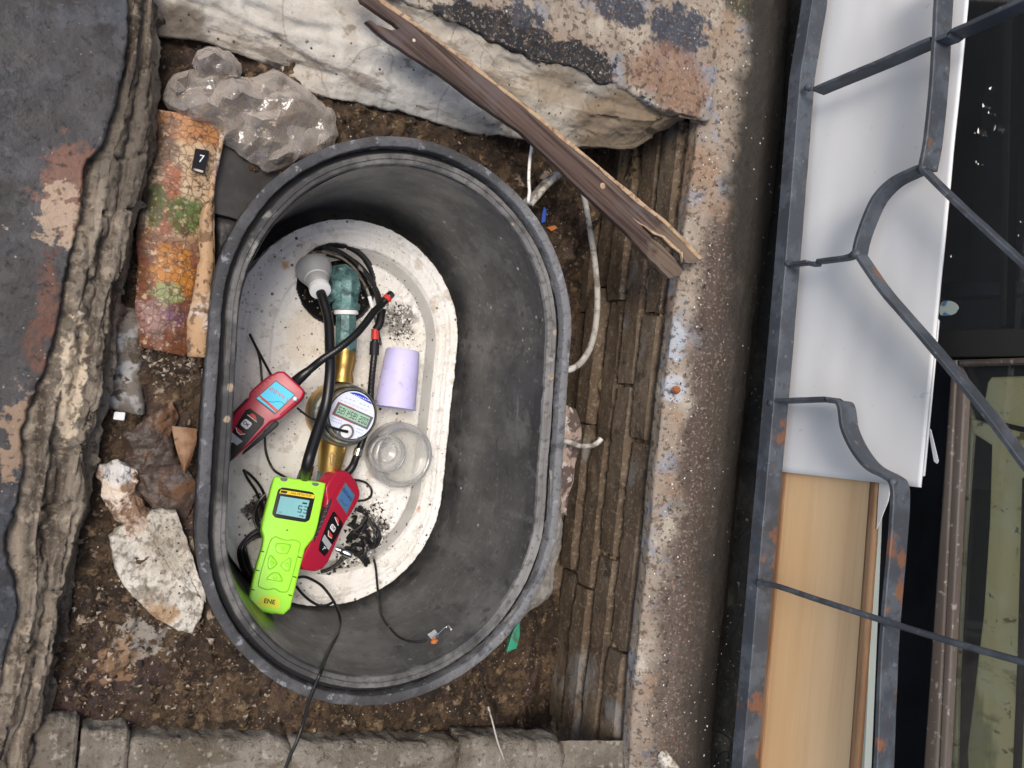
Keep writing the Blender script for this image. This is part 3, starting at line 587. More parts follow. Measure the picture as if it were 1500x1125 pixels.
m_iron = mat('worn_painted_iron', (.042, .050, .062), [dict(s=18, lo=.42, hi=.6, col=(.070, .082, .10)), dict(s=60, lo=.52, hi=.62, col=(.045, .047, .055), amt=.8), dict(s=13, lo=.60, hi=.66, col=(.17, .075, .038), amt=.85), dict(s=80, lo=.62, hi=.68, col=(.22, .22, .22), amt=.35)] + [dict(k='b', c=tuple(atX(x, y, .955)), r=q_ * .45, s=170, wob=q_, edge=.2, col=(.20, .085, .04), amt=.9) for x, y, q_ in ((1181, 150, .020), (1160, 412, .012), (1141, 605, .018), (1133, 695, .010), (1120, 820, .022), (1305, 895, .02), (1290, 1090, .03))], rough=.55, spec=.4, bumps=[(60, .4, .002), (240, .4, .0008)])
m_rust = mat('flaking_rust', (.26, .085, .03), [dict(s=70, lo=.45, hi=.6, col=(.42, .17, .06))], rough=.95, bumps=[(120, 1, .003)])
m_sheet = mat('white_foam_sheet', (.70, .705, .70), [dict(s=5, lo=.4, hi=.7, col=(.66, .67, .67), amt=.6), dict(s=2.2, lo=.5, hi=.62, col=(.64, .64, .625), amt=.5), dict(s=60, lo=.66, hi=.72, col=(.5, .49, .46), amt=.5), dict(k='v', s=22, r=.06, dens=.25, col=(.2, .19, .18))], rough=.6)
m_board = mat('pale_wood_board', (.66, .43, .22), [dict(s=6, st=(.6, .12, 1.0), lo=.4, hi=.62, col=(.72, .52, .31)), dict(s=60, st=(.4, .02, 1.6), lo=.50, hi=.64, col=(.52, .33, .17), amt=.22), dict(k='v', s=24, r=.12, dens=.3, col=(.28, .15, .08), amt=.6)], rough=.5, bumps=[(90, .2, .001, (.3, .03, 1))])
m_boarde = mat('board_edge', (.26, .145, .075), [dict(s=40, st=(.5, .1, 1), lo=.45, hi=.6, col=(.36, .22, .12))], rough=.7)
m_frame = mat('brown_grey_window_frame', (.075, .060, .050), [dict(s=30, st=(1, .08, 1), lo=.45, hi=.6, col=(.10, .083, .072)), dict(s=110, lo=.6, hi=.66, col=(.34, .31, .28), amt=.5)], rough=.5, bumps=[(140, .2, .001)])
m_dframe = mat('dark_window_frame', (.022, .022, .021), rough=.45)
m_railm = mat('pale_window_track', (.30, .34, .33), rough=.45)
m_stain = mat('stained_yellow_panel', (.86, .72, .36), [dict(s=14, lo=.45, hi=.6, col=(.88, .78, .46)), dict(s=22, st=(.5, 1, .5), lo=.56, hi=.66, col=(.36, .33, .16), amt=.8), dict(s=60, lo=.60, hi=.68, col=(.12, .10, .05), amt=.8), dict(s=9, st=(1, .2, 1), lo=.58, hi=.64, col=(.30, .27, .13), amt=.7, seed=22)], rough=.6)
def glass_mat():
    m = clear_mat('window_glass', (.95, .97, .97), .01, .03, .3, None, .0); return m
m_glass = glass_mat()
m_dark = mat('dark_sheet_plastic', (.030, .028, .027), [dict(s=20, lo=.45, hi=.6, col=(.045, .042, .04)), dict(k='v', s=90, r=.18, dens=.08, col=(.3, .28, .25))], rough=.5)
m_leaf = mat('dry_brown_film', (.050, .034, .026), [dict(s=16, lo=.48, hi=.62, col=(.12, .062, .032)), dict(s=40, lo=.54, hi=.64, col=(.05, .035, .028)), dict(s=22, lo=.58, hi=.68, col=(.15, .13, .12), amt=.7)], rough=.42, bumps=[(60, .7, .004)])
m_orange = mat('orange_brown_film', (.17, .085, .042), [dict(s=30, lo=.45, hi=.6, col=(.25, .15, .085)), dict(s=70, lo=.56, hi=.65, col=(.12, .06, .03))], rough=.6, bumps=[(60, .6, .003)])
m_wire = mat('grey_white_cable', (.36, .34, .30), [dict(s=60, lo=.48, hi=.6, col=(.16, .14, .11)), dict(s=30, lo=.55, hi=.65, col=(.52, .50, .46))], rough=.7)
m_wirew = mat('white_string', (.66, .64, .60), [dict(s=90, lo=.55, hi=.65, col=(.4, .37, .32))], rough=.7)
m_conduit = mat('mud_caked_conduit', (.15, .13, .11), [dict(s=40, lo=.48, hi=.6, col=(.30, .30, .29)), dict(s=70, lo=.5, hi=.6, col=(.07, .055, .04))], rough=.85, bumps=[(90, .7, .002)])
m_bluep = mat('blue_scrap', (.03, .09, .42), rough=.5); m_greenp = mat('green_scrap', (.02, .22, .13), [dict(s=50, lo=.5, hi=.6, col=(.05, .09, .06))], rough=.5)
m_org = mat('rust_orange_flake', (.40, .14, .04), [dict(s=120, lo=.5, hi=.6, col=(.4, .12, .03))], rough=.9)
m_yelc = mat('yellow_flake', (.66, .40, .11), rough=.8)
m_rub = mat('mixed_rubble', (.10, .075, .055), [dict(s=50, lo=.5, hi=.56, col=(.36, .30, .24)), dict(s=70, lo=.54, hi=.6, col=(.035, .026, .02), seed=9)], rough=.95, bumps=[(220, .9, .002)])
m_tape = mat('torn_pinkish_strip', (.30, .23, .19), [dict(s=30, lo=.48, hi=.56, col=(.09, .065, .055)), dict(s=60, lo=.56, hi=.64, col=(.42, .38, .35))], rough=.7, bumps=[(90, .9, .004)])
m_cemg = mat('grey_cement', (.20, .19, .17), [dict(s=20, lo=.45, hi=.6, col=(.13, .115, .095)), dict(s=90, lo=.52, hi=.64, col=(.28, .27, .25), amt=.6)], rough=.95, bumps=[(60, .8, .004), (240, .8, .002)])
m_chip1 = mat('pale_crumbs', (.24, .18, .12), rough=.9); m_chip2 = mat('brown_crumbs', (.080, .052, .030), rough=.95); m_chip3 = mat('dark_crumbs', (.03, .022, .017), rough=.9); m_chip4 = mat('white_bits', (.72, .70, .66), rough=.9)
m_art = mat('printed_wrapper', (.42, .29, .17), [
    dict(s=40, lo=.4, hi=.6, col=(.48, .37, .24)), dict(k='b', c=P_(270, 182, -.04), r=.035, s=40, wob=.04, ax=(.5, 1.2, 1), col=(.34, .14, .045), amt=.9), dict(k='b', c=P_(225, 215, -.04), r=.03, s=40, wob=.04, ax=(.9, .7, 1), col=(.10, .065, .045), amt=.9),
    dict(k='b', c=P_(245, 300, -.04), r=.034, s=40, wob=.05, ax=(1.6, .6, 1), col=(.24, .06, .022), amt=.9),
    dict(k='b', c=P_(228, 300, -.04), r=.022, s=50, wob=.035, ax=(1.5, .6, 1), col=(.025, .075, .012), amt=.85), dict(k='b', c=P_(272, 316, -.04), r=.024, s=50, wob=.035, ax=(.9, .8, 1), col=(.032, .10, .014), amt=.85),
    dict(k='b', c=P_(240, 440, -.04), r=.105, s=26, wob=.07, ax=(.7, 1, 1), col=(.13, .038, .016), amt=.95), dict(k='b', c=P_(255, 395, -.04), r=.035, s=60, wob=.06, col=(.42, .17, .025), amt=.8),
    dict(k='b', c=P_(222, 465, -.04), r=.030, s=60, wob=.06, col=(.24, .14, .13), amt=.8), dict(k='b', c=P_(258, 462, -.04), r=.016, s=70, wob=.03, col=(.10, .05, .11), amt=.55), dict(k='b', c=P_(245, 430, -.04), r=.016, s=70, wob=.03, ax=(.7, 1, 1), col=(.20, .24, .10), amt=.9),
    dict(s=75, lo=.60, hi=.66, col=(.52, .38, .24), amt=.7), dict(s=110, lo=.56, hi=.62, col=(.09, .045, .025), amt=.8, seed=31), dict(s=190, lo=.56, hi=.62, col=(.50, .38, .26), amt=.5, seed=32), dict(k='c', s=110, w=.10, col=(.060, .028, .014), amt=.6), dict(k='b', c=P_(205, 260, -.04), r=.028, s=40, wob=.03, ax=(1.6, .25, 1), col=(.035, .026, .020), amt=.85), dict(s=30, lo=.58, hi=.66, col=(.05, .03, .02), amt=.6)], rough=.5, bumps=[(60, .5, .003)])
m_curl = mat('faded_wrapper_back', (.38, .24, .13), [dict(s=14, lo=.48, hi=.62, col=(.50, .46, .42)), dict(s=55, lo=.50, hi=.58, col=(.13, .075, .04), amt=.9), dict(s=120, lo=.56, hi=.64, col=(.05, .03, .02), amt=.8)], rough=.7, bumps=[(60, .7, .003)])

# ================================================================== THE METER BOX
def ring_vf(prof, n=160):
    V = []; F = []
    for R, L, zz_ in prof: V += stad(L, R, zz_, n)
    for i in range(len(prof) - 1):
        for j in range(n): F.append((i * n + j, i * n + (j + 1) % n, (i + 1) * n + (j + 1) % n, (i + 1) * n + j))
    return V, F
def wobble(vf, a, s_, seed):
    A = np.array([list(p) for p in vf[0]]); d = np.stack([fbm(A, s_, 3, seed=seed + k) for k in range(3)], 1) * a; return [V3(*p) for p in A + d], vf[1]
box_t = thing('meter_box', 'large black oval plastic meter box sunk in the soil', 'meter box', (TCX, TCY, -.335))
def jag(A_, amp):  # nibbled outer edge
    out = []
    for i, p in enumerate(A_):
        d = (p - V3(TCX, TCY, p.z)).normalized(); out.append(p + d * amp * float(perlin(np.array([[i * .7, p.z * 9, 2.2]]))[0]))
    return out
flange = wobble(ring_vf([(.240, .127, -.05), (.2560, .127, -.045), (.2565, .127, -.003), (.2560, .127, -.0006), (.2548, .127, 0), (.2450, .127, 0), (.2436, .127, -.0006), (.2431, .127, -.003), (.2428, .127, -.020)], 420), .0012, 90, 1)
flange = (flange[0][:], flange[1])
obj('rim_flange', wobble(flange, .0025, 6, 4), m_rim, box_t, smooth='all')
obj('rim_groove', wobble(ring_vf([(.2432, .127, -.016), (.2425, .127, -.019), (.2362, .127, -.019), (.2358, .127, -.016)], 200), .0006, 40, 9), m_rubber, box_t)
obj('rim_step', wobble(wobble(ring_vf([(.2366, .127, -.022), (.2364, .127, -.011), (.2350, .127, -.0085), (.2290, .127, -.0085), (.2283, .127, -.0105), (.2235, .127, -.0105), (.2218, .127, -.012), (.2212, .127, -.018)], 300), .0009, 70, 3), .0018, 9, 7), m_ledge, box_t)
wp = [(.2214, .127, -.016), (.2202, .127, -.022), (.2200, .127, -.032)] + [(.2195 - .013 * t, .127, -.034 - .262 * t) for t in np.linspace(0, 1, 40)] + [(.2045, .127, -.312), (.199, .127, -.326), (.188, .127, -.333), (.10, .11, -.334), (.01, .09, -.334), (.0005, .088, -.334)]
obj('box_wall', wobble(wobble(ring_vf(wp, 240), .006, 4.5, 13), .0008, 30, 16), m_tub, box_t, smooth='all')

# ---- foam insulation plate with its hole
FZ = -.272
g_x, g_y = np.meshgrid(np.arange(.16, .60, .0022), np.arange(-.42, .27, .0022), indexing='ij'); mx, my = g_x.shape
X = g_x.ravel(); Y = g_y.ravel(); FCX, FCY, FL, FR = .383, -.078, .130, .190
def fsd(x, y, L, R, ox=0, oy=0): return np.hypot(x - FCX - ox, np.maximum(np.abs(y - FCY - oy) - L, 0)) - R
ang = np.arctan2(Y - FCY, X - FCX); edge_n = .0014 * perlin(np.column_stack([X * 60, Y * 60, X * 0 + 1])) + .0008 * perlin(np.column_stack([X * 190, Y * 190, X * 0 + 3]))
d = fsd(X, Y, FL, FR) + edge_n
Pn = np.column_stack([X, Y, X * 0])
zf = FZ + 0 * X + .0016 * fbm(Pn, 26, 4, seed=81) + .0010 * fbm(Pn, 110, 3, seed=82)
zf -= .0016 * np.exp(-((d + .021) / .0018) ** 2) + .0010 * np.exp(-((d + .012) / .0016) ** 2) - .002 * sstep(-.012, -.022, d)
dr = fsd(X, Y, .118, .1535, .002, .004); right = sstep(-.02, .05, X - FCX + .25 * np.abs(Y - FCY) - .02)
zf -= .014 * sstep(.001, -.003, dr) * (sstep(-.024, -.018, dr) * right + .28 * (1 - sstep(-.024, -.018, dr)))
rough_in = sstep(-.02, -.03, dr) * sstep(.02, .09, X - FCX); zf += rough_in * .007 * np.abs(fbm(Pn, 55, 4, .65, seed=84))
hc = at(495, 416, FZ); HR = .0655; dh = np.hypot((X - hc.x), (Y - hc.y) * .98) - HR + .0016 * perlin(Pn * 90)
zf -= .05 * sstep(.001, -.004, dh)
gxx = (X - FCX); gyy = np.sign(Y - FCY) * np.maximum(np.abs(Y - FCY) - FL, 0); gl = np.hypot(gxx, gyy) + 1e-9
X2 = np.where(d > 0, X - gxx / gl * d, X); Y2 = np.where(d > 0, Y - gyy / gl * d, Y); zf = np.where(d > .0024, FZ - .045, zf)
keep = (d < .009) & (dh > -.012); K = keep.reshape(mx, my); ok = K[:-1, :-1] & K[1:, :-1] & K[:-1, 1:] & K[1:, 1:]
F = [(int(i) * my + int(j), (int(i) + 1) * my + int(j), (int(i) + 1) * my + int(j) + 1, int(i) * my + int(j) + 1) for i, j in zip(*np.where(ok))]
foam = thing('insulation_plate', 'dirty white foam insulation plate with a round hole', 'insulation', (FCX, FCY, -.33))
obj('foam_plate', ([V3(*p) for p in np.column_stack([X2, Y2, zf])], F), m_foam, foam, smooth='all')
# smooth grey channel let into the right half
ca = []; cb = []
for t in np.linspace(math.radians(128), math.radians(-112), 90):
    sy = .118 if math.sin(t) > 0 else -.118
    for R, lst in ((.1520, ca), (.1335, cb)): lst.append(V3(FCX + .002 + R * math.cos(t), FCY + .004 + sy * min(1, abs(math.sin(t)) * 8 + .0) + R * math.sin(t), FZ - .0095))
V = ca + cb; n = len(ca); obj('channel', ([*V], [(i, i + 1, n + i + 1, n + i) for i in range(n - 1)]), m_chan, foam)
obj('rubber_collar', lathe([(HR + .004, -.004), (HR - .001, -.0035), (HR - .004, -.008), (HR - .010, -.022), (.02, -.030), (.001, -.030)], hc, (0, 0, 1), 60, cap=False), m_rubber, foam, smooth='all')
cres = [hc + V3(math.cos(a) * HR * .90, math.sin(a) * HR * .90, -.006) for a in np.linspace(2.2, .45, 24)]
cre2 = [hc + V3(math.cos(a) * HR * .62, math.sin(a) * HR * .62 + .008, -.012) for a in np.linspace(2.0, .55, 24)]
obj('sleeve_lip', (cres + cre2, [(i, i + 1, 25 + i, 24 + i) for i in range(23)]), m_chan, foam)

# ================================================================== WATER METER AND FITTINGS
met = thing('water_meter', 'brass water meter with a round white dial and green display', 'water meter', tuple(at(500, 607, -.29)))
AZ = -.238
def axis_pts(*l): return [at(x, y, z_) for x, y, z_ in l]
top_in = at(506, 512, AZ); bot = at(482, 695, AZ); mc = at(497, 606, AZ); ax = (top_in - bot).normalized()
L_ = lambda q: (q - bot).length
obj('inlet_pipe', lathe([(.0155, -.004), (.0170, 0), (.0180, .004), (.0200, .02), (.0225, .045), (.024, .06)], bot, ax, 40), m_brass, met)
apl = Plane(bot + V3(0, 0, .0215), (ax.cross(V3(1, 0, 0)).cross(ax) * -1 if False else V3(0, 0, 1)))
obj('flow_arrow', line_vf(apl, [(484, 681), (484, 669), (481.5, 669), (486, 663), (490.5, 669), (488, 669), (488, 681), (484, 681)], 1.0, .0012), m_brassd, met)
obj('outlet_pipe', lathe([(.020, -.052), (.0185, -.044), (.0165, -.036), (.0180, -.028), (.0190, -.016), (.0180, -.004), (.0150, .004), (.0150, .012)], top_in, ax, 40), m_brass, met)
obj('meter_body', lathe([(.030, -.040), (.044, -.034), (.0505, -.018), (.0515, -.002), (.0500, .006), (.0470, .010), (.040, .010)], mc, (0, 0, 1), 60), m_brass, met)
obj('body_ring', lathe([(.0490, .004), (.0500, .010), (.0500, .030), (.0485, .034), (.0450, .036), (.0440, .046), (.0425, .050), (.0400, .050)], mc, (0, 0, 1), 60), m_brassd, met)
fc = at(516, 608, -.180); fn = V3(.10, .03, 1).normalized(); fp = Plane(fc, fn)
obj('register_housing', lathe([(.042, -.022), (.0425, -.003), (.0415, 0), (.0388, .0008), (.0385, -.0012), (.0375, -.0014)], fc, fn, 64), m_brassd, met)
obj('seam_band', lathe([(.0428, -.019), (.0437, -.017), (.0437, -.012), (.0428, -.010)], fc, fn, 64, cap=False), m_rubber, met)
obj('bezel', lathe([(.0386, -.001), (.0386, .0012), (.0372, .0012), (.0370, -.0004)], fc, fn, 64, cap=False), m_blk, met)
dial = obj('dial', lathe([(.0372, -.002), (.0372, -.0002)], fc, fn, 64), m_face, met, smooth=False)
# print on the dial
du = (14.8, 5.9)      # reading row direction seen in the picture
arc = [(516 + 33.2 * math.cos(a), 608 - 33.2 * math.sin(a)) for a in np.linspace(math.radians(97), math.radians(27), 18)]
obj('blue_band', ([fp.pt(x, y, .0003) for x, y in arc], [tuple(range(len(arc)))]), m_blue, dial, smooth=False)
for i in range(9):
    t = i / 8; x, y = 520 + t * 19, 580 + t * 8.5; pass
V = [];
def dash(x, y, l, w, m, h=.0006, par=None, nm='printed_line'): 
    k = math.hypot(*du); ux, uy = du[0] / k, du[1] / k
    return line_vf(fp, [(x - ux * l / 2, y - uy * l / 2), (x + ux * l / 2, y + uy * l / 2)], w, h)
rgp = random.Random(4)
obj('band_lettering', join(*[dash(519.5 + i * 2.6, 578.5 + i * 1.04, 1.5, 1.7 - .5 * (i % 3 == 1), None) for i in range(9)]), m_white, dial, smooth=False)
obj('small_print', join(*[dash(508 + i * 5.2, 583 + i * 2.1, 3.2, 1.0, None) for i in range(7) if i != 3], *[dash(500 + i * 6, 586.5 + i * 2.4, 4.2, .7, None) for i in range(7)]), m_gry, dial, smooth=False)
for nm_, x_, y_, k_, l_ in (('blue_lettering', 487.5, 612, 5, 2.2), ('blue_lettering', 486.5, 616, 5, 2.4), ('pale_lettering', 524, 628, 3, 2.2), ('pale_lettering', 523, 632.5, 3, 2.0)):
    obj(nm_, join(*[dash(x_ + i * 3.1, y_ + i * 1.2, l_, 1.3, None) for i in range(k_)]), m_pblue, dial, smooth=False)
disp = [(495.5, 588.5), (547, 611.5), (538, 629.5), (486.5, 606.5)]
obj('red_outline', line_vf(fp, [(520, 621.5), (486.6, 606.6), (495.6, 588.6), (520, 599.5)], 1.0, .0011), m_redp, dial, smooth=False)
obj('display_frame', slab(fp, disp, .0008, .0012, 0, 0), m_dgry, dial, smooth=False)
lcdp = [(498, 592), (542.5, 612), (536.5, 625.5), (491.5, 605.5)]
obj('display', slab(fp, lcdp, .0012, .0008, 0, 0), m_lcdg, dial, smooth=False)
obj('display_digits', seg_vf('0051924152', fp, 517, 609, -4.35, -1.95, 4.0, -8.6, .0015, .13), m_ink, dial, smooth=False)
sn = Plane(fc, fn); sc_ = fp.pt(506.5, 632.5, .001)
obj('sensor_ring', lathe([(.0118, -.002), (.0122, .003), (.0112, .004), (.0098, .003), (.0096, -.001)], sc_, fn, 30, cap=False), m_dgry, met)
obj('sensor_button', lathe([(.0095, -.002), (.0092, .0022), (.0075, .003)], sc_, fn, 30), m_white, met)
obj('sensor_lead', tube([fp.pt(509, 632.5, .006), fp.pt(498, 630, .009), fp.pt(486, 626, .012), at(475, 619.5, -.165), at(462, 615, -.17), at(450, 609, -.19), at(436, 598, -.22)], [.0024, .0018, .0018]), m_cable, met)
for px, py in ((550, 588),): obj('seal_screw', lathe([(.002, -.004), (.0028, -.002), (.0022, .003)], fp.pt(px, py, -.003), fn, 12), m_dgry, met)
obj('dial_lever', tube([fp.pt(491, 630, .0), fp.pt(497, 640, .001), fp.pt(508, 645, .001), fp.pt(520, 645, .0015), fp.pt(526, 641, .001)], .0016), m_dgry, met)

elb = thing('pipe_elbow', 'green verdigris elbow fitting at the foam hole', 'pipe fitting', tuple(at(507, 450, -.27)))
h0 = at(507, 432, AZ); h1 = at(507, 520, AZ); ea = (h0 - h1).normalized()
obj('sleeve_nut', lathe([(.0165, 0), (.0172, .004), (.0172, .036), (.0160, .038), (.0165, .040), (.0165, .064), (.0155, .068)], h1, ea, 8), m_teal, elb, smooth=False)
obj('ferrule', lathe([(.0160, .064), (.0192, .065), (.0196, .068), (.0188, .0715)], h1, ea, 40), m_white, elb)
obj('elbow_collar', lathe([(.0190, .0715), (.0222, .073), (.0225, .080), (.0205, .083)], h1, ea, 40), m_teal, elb)
e1 = h1 + ea * .082; obj('elbow_body', wobble(tube([e1, e1 + ea * .012, e1 + ea * .028 + V3(0, 0, -.002), e1 + ea * .040 + V3(0, 0, -.014), e1 + ea * .044 + V3(0, 0, -.04)], [.0195, .0205, .0245, .0245, .022], 9), .0012, 60, 5), m_teal, elb)
obj('elbow_shoulder', wobble(tube([e1 + ea * .020 + V3(-.010, 0, -.004), e1 + ea * .018 + V3(-.024, -.006, -.010), e1 + ea * .012 + V3(-.030, -.008, -.020)], [.016, .014, .012], 20), .0015, 70, 8), m_teal, elb, smooth='all')
obj('lower_nut', lathe([(.0165, -.014), (.019, -.012), (.019, .004), (.016, .006)], bot, ax, 8), m_teal, met, smooth=False)

# ================================================================== GREEN GAS DETECTOR
gp = PL(420, 800, -.165, (-.06, .30, 1))
gd = thing('gas_detector', 'lime green handheld gas detector leaning at the lower left', 'gas detector', tuple(gp.pt(395, 880, -.03)))
gout = [(402.5, 696.5), (478.2, 706.5), (476.5, 716), (465.5, 772), (460, 788), (447.6, 803.6), (443.5, 819), (423.3, 901.5), (361, 893), (374.4, 833), (384.5, 800), (386.4, 787), (383, 776), (384.5, 764), (400, 703)]
gbody = obj('case', slab(gp, gout, 0, .030, .0035, 1, 4, w=.12, inset_bottom=.002), m_lime, gd)
obj('bezel', slab(gp, [(408.5, 712.8), (463, 721.5), (452.6, 766.2), (397.4, 757.2)], .0008, .002, .0005, 2, w=.10), m_blk, gd)
lcd = obj('lcd', slab(gp, [(411, 726.5), (453.6, 733.2), (447, 760), (404.4, 752.3)], .0014, .001, 0, 0), m_lcd, gd, smooth=False)
obj('title_strip', slab(gp, [(411.5, 717), (461.3, 725), (460, 730.3), (409, 722.3)], .0015, .001, 0, 0), m_yel, gd, smooth=False)
obj('title_emblem', slab(gp, [(412, 718.2), (421.5, 719.6), (419.5, 722.9), (410.8, 721.5)], .0018, .0005, 0, 0), m_black, gd, smooth=False)
obj('title_lettering', text_vf('GAS DETECTOR', gp, 441, 724.5, 50, 7.9, 3.0, .0019, up=(.25, -.97), bold=.01), m_black, gd, smooth=False)
obj('lcd_digits', seg_vf('53', gp, 443.6, 746.4, 8.3, 1.4, -2.3, 9.8, .0018, .13) if False else seg_vf('53', gp, 443.6, 746.4, 8.3, 1.4, 2.3, -10.2, .0018, .12), m_ink, lcd, smooth=False)
obj('lcd_unit', text_vf('PPM', gp, 441.5, 756.2, 50, 8.2, 2.6, .0018, bold=.01), m_ink, lcd, smooth=False)
obj('battery_mark', slab(gp, [(443.5, 735.6), (450.2, 736.6), (449.5, 739), (442.8, 738)], .0018, .0003, 0, 0), m_ink, lcd, smooth=False)
obj('lcd_corner_mark', text_vf('LO', gp, 410.5, 750.4, 50, 8, 2.4, .0018), m_ink, lcd, smooth=False)
obj('indicator_hole', slab(gp, [(419.3, 775.6), (422.3, 776), (422.0, 777.6), (419, 777.2)], .0004, .001, 0, 1), m_black, gd, smooth=False)
def ridge(pts, w=.0009, h=.0001, nm='keypad_outline', m=m_lime2): return obj(nm, tube(catmull([gp.pt(x, y, h) for x, y in pts], 5, True) + [gp.pt(*pts[0], h)], w, 6, smooth=False), m, gd)
ridge([(399, 789), (404, 786.5), (413, 790), (421, 791.5), (430, 791), (436, 793), (439.5, 796.5), (438, 806), (430, 838), (423, 862), (419, 867), (410, 866.5), (402, 862.5), (392, 863.5), (381, 860), (378.5, 855), (383, 835), (391, 808), (396, 793)])
for pts, txt in (([(404, 797.5), (411, 795.8), (424.5, 797.8), (426, 800), (421.5, 809.8), (418, 811.3), (408, 810), (405.5, 808.3)], '∞'), ([(394.5, 815), (398.5, 814.2), (405, 823), (405.5, 826.5), (398, 833.2), (393.8, 832.8), (392.5, 825)], '+'),
                 ([(422.5, 818.5), (426, 818.2), (426, 826), (423.5, 835.5), (418.5, 836), (412, 829.5), (412.3, 826)], '+'), ([(399, 839), (408.5, 839.8), (413.5, 848.5), (412.5, 851.6), (393.5, 849.2), (391, 847.3)], 'o')):
    obj('button', slab(gp, pts, .0014, .0018, .0009, 1), m_lime, gd)
    cx = sum(p[0] for p in pts) / len(pts); cy = sum(p[1] for p in pts) / len(pts); ridge([(cx - 3, cy), (cx, cy - 2), (cx + 3, cy + .5), (cx, cy + 2.4)], .0004, .0016, 'button_symbol')
    ridge(pts, .0005, .0004, 'button_outline')
for x, y, dx in ((384.6, 808, 1), (377.5, 836, 1), (370.6, 864, 1), (439, 816.5, -1), (431.8, 845.5, -1), (425.2, 872.3, -1)):
    obj('side_slot', slab(gp, [(x - 2.6, y - 1.8 + .8 * dx * 0), (x + 2.6, y - .2), (x + 2.4, y + 1.2), (x - 2.8, y - .4)], .0006, .003, 0, 0), m_black, gd, smooth=False)
obj('end_slot', slab(gp, [(380, 894.6), (402, 898), (402, 899.4), (380, 896)], -.004, .001, 0, 0), m_lime2, gd, smooth=False)
for q in ([(410.5, 699), (421.5, 700.3), (421, 704), (417, 705.5), (411, 704)], [(456.5, 706.5), (467.3, 707.8), (467, 711), (462, 712.6), (457.3, 710.2)]):
    obj('strap_slot', slab(gp, q, .0005, .002, .0003, 1), m_dgry, gd)
obj('maker_sticker', slab(gp, [(383, 872.6), (409.6, 875.4), (410.2, 892.2), (375.8, 886.8)], .0006, .0006, 0, 1, w=.1), m_yell, gd, smooth=False)
obj('sticker_lettering', text_vf('ENE', gp, 394.8, 881.4, 50, 7.8, 6.6, .0013, bold=.02), m_black, gd, smooth=False)
hp = [gp.pt(446, 701, -.012)] + [at(*q) for q in ((449.5, 684, -.168), (456, 660, -.162), (468, 623, -.150), (478, 592, -.142), (483.5, 545, -.150), (483, 507, -.170), (481, 469, -.19), (473.5, 440, -.205), (469.5, 428, -.213))]
obj('hose', tube(hp, [.0088, .0088, .0084, .0080, .0076, .0072, .0076], 16), m_cable, gd)
obj('hose_collar', tube([gp.pt(444.6, 703, -.012), gp.pt(447.4, 693.5, -.012)], [.0108, .0102], 20, k=3), m_dgry, gd)
obj('hose_boot', tube([gp.pt(447.2, 695, -.012), gp.pt(451.5, 681, -.010)], [.0106, .0092], 18, k=6, wob=.03), m_cable, gd)
n0 = at(468.5, 423, -.215); n1 = at(458, 389, -.262); na = (n1 - n0).normalized()
bell = [(.010, -.004), (.0150, -.003), (.0158, 0), (.0158, .006), (.0150, .0085), (.0160, .010), (.0172, .020), (.0200, .029), (.0245, .037), (.0278, .045), (.0288, .052), (.0284, .054)]
obj('probe_funnel', lathe(bell, n0, na, 48), m_alu, gd)
obj('funnel_collar', lathe([(.0105, -.0065), (.0162, -.005), (.0166, -.001), (.0162, .005)], n0, na, 40), m_white, gd)
obj('funnel_band', lathe([(.0186, .0225), (.0190, .0230), (.0193, .0238), (.0192, .0246)], n0, na, 40, cap=False), m_white, gd)

# ================================================================== THE TWO RED LEAK DETECTORS
def red_detector(label, pl, out, T, bezel, scr, scr_mat, digits, digit_m, dcen, du_, dv_, pad, ok, okt, up_, dn_, plate, tag_, tagt, ribs, grips, wavepts, extra=()):
    t = thing('leak_detector', label, 'leak detector', tuple(pl.pt(out[0][0], out[0][1], -T)), 'red handheld leak detectors in the meter box')
    obj('case', slab(pl, out, 0, T, .0034, 1, 4, w=.14), m_red, t)
    obj('screen_bezel', slab(pl, bezel, .0006, .0012, .0004, 0), m_dgry, t)
    s = obj('screen', slab(pl, scr, .0012, .0008, 0, 0), scr_mat, t, smooth=False)
    obj('reading', seg_vf(digits, pl, *dcen, *du_, *dv_, .0016, .15), digit_m, s, smooth=False)
    obj('trace_line', line_vf(pl, wavepts, .7, .0015), m_ink, s, smooth=False)
    obj('keypad', slab(pl, pad, .0006, .0012, .0004, 1, w=.12), m_blk, t)
    obj('ok_key', slab(pl, ok, .0016, .001, .0004, 1, w=.15), m_white, t)
    obj('key_lettering', text_vf('OK', pl, *okt, .0020, bold=.02), m_black, t, smooth=False)
    for q, edge in (up_, dn_):
        a = obj('arrow_key', slab(pl, q, .0014, .001, .0004, 1, w=.15), m_lred, t); obj('key_edge', line_vf(pl, edge, 1.1, .0019), m_white, a, smooth=False)
    obj('grey_plate', slab(pl, plate, .0012, .0008, 0, 0), m_gry, t, smooth=False)
    obj('black_tag', slab(pl, tag_, .0011, .0008, 0, 0), m_blk, t, smooth=False)
    obj('tag_lettering', text_vf('T', pl, *tagt, .0015, bold=.02), m_white, t, smooth=False)
    for a, b in ribs: obj('rib', tube([pl.pt(*a, .0002), pl.pt(*b, .0002)], .0011, 6, k=2), m_red, t)
    for g in grips: obj('side_grip', slab(pl, g[0], g[1], T * .35, .002, 1, w=.15), m_grip, t)
    return t
rp = PL(400, 610, -.172, (-.30, .10, 1))
o1 = [(407, 543.5), (415.5, 543.5), (421, 548), (443.5, 569), (446.5, 574), (443, 584), (412, 612.5), (405, 615.5), (397, 618), (382, 633.5), (366, 650), (350, 664), (333, 678), (322, 686), (315, 684), (314, 670), (320, 646), (333, 622), (344, 603), (363, 584.5), (365.5, 574), (378, 562.5), (392, 551)]
ribs1 = []
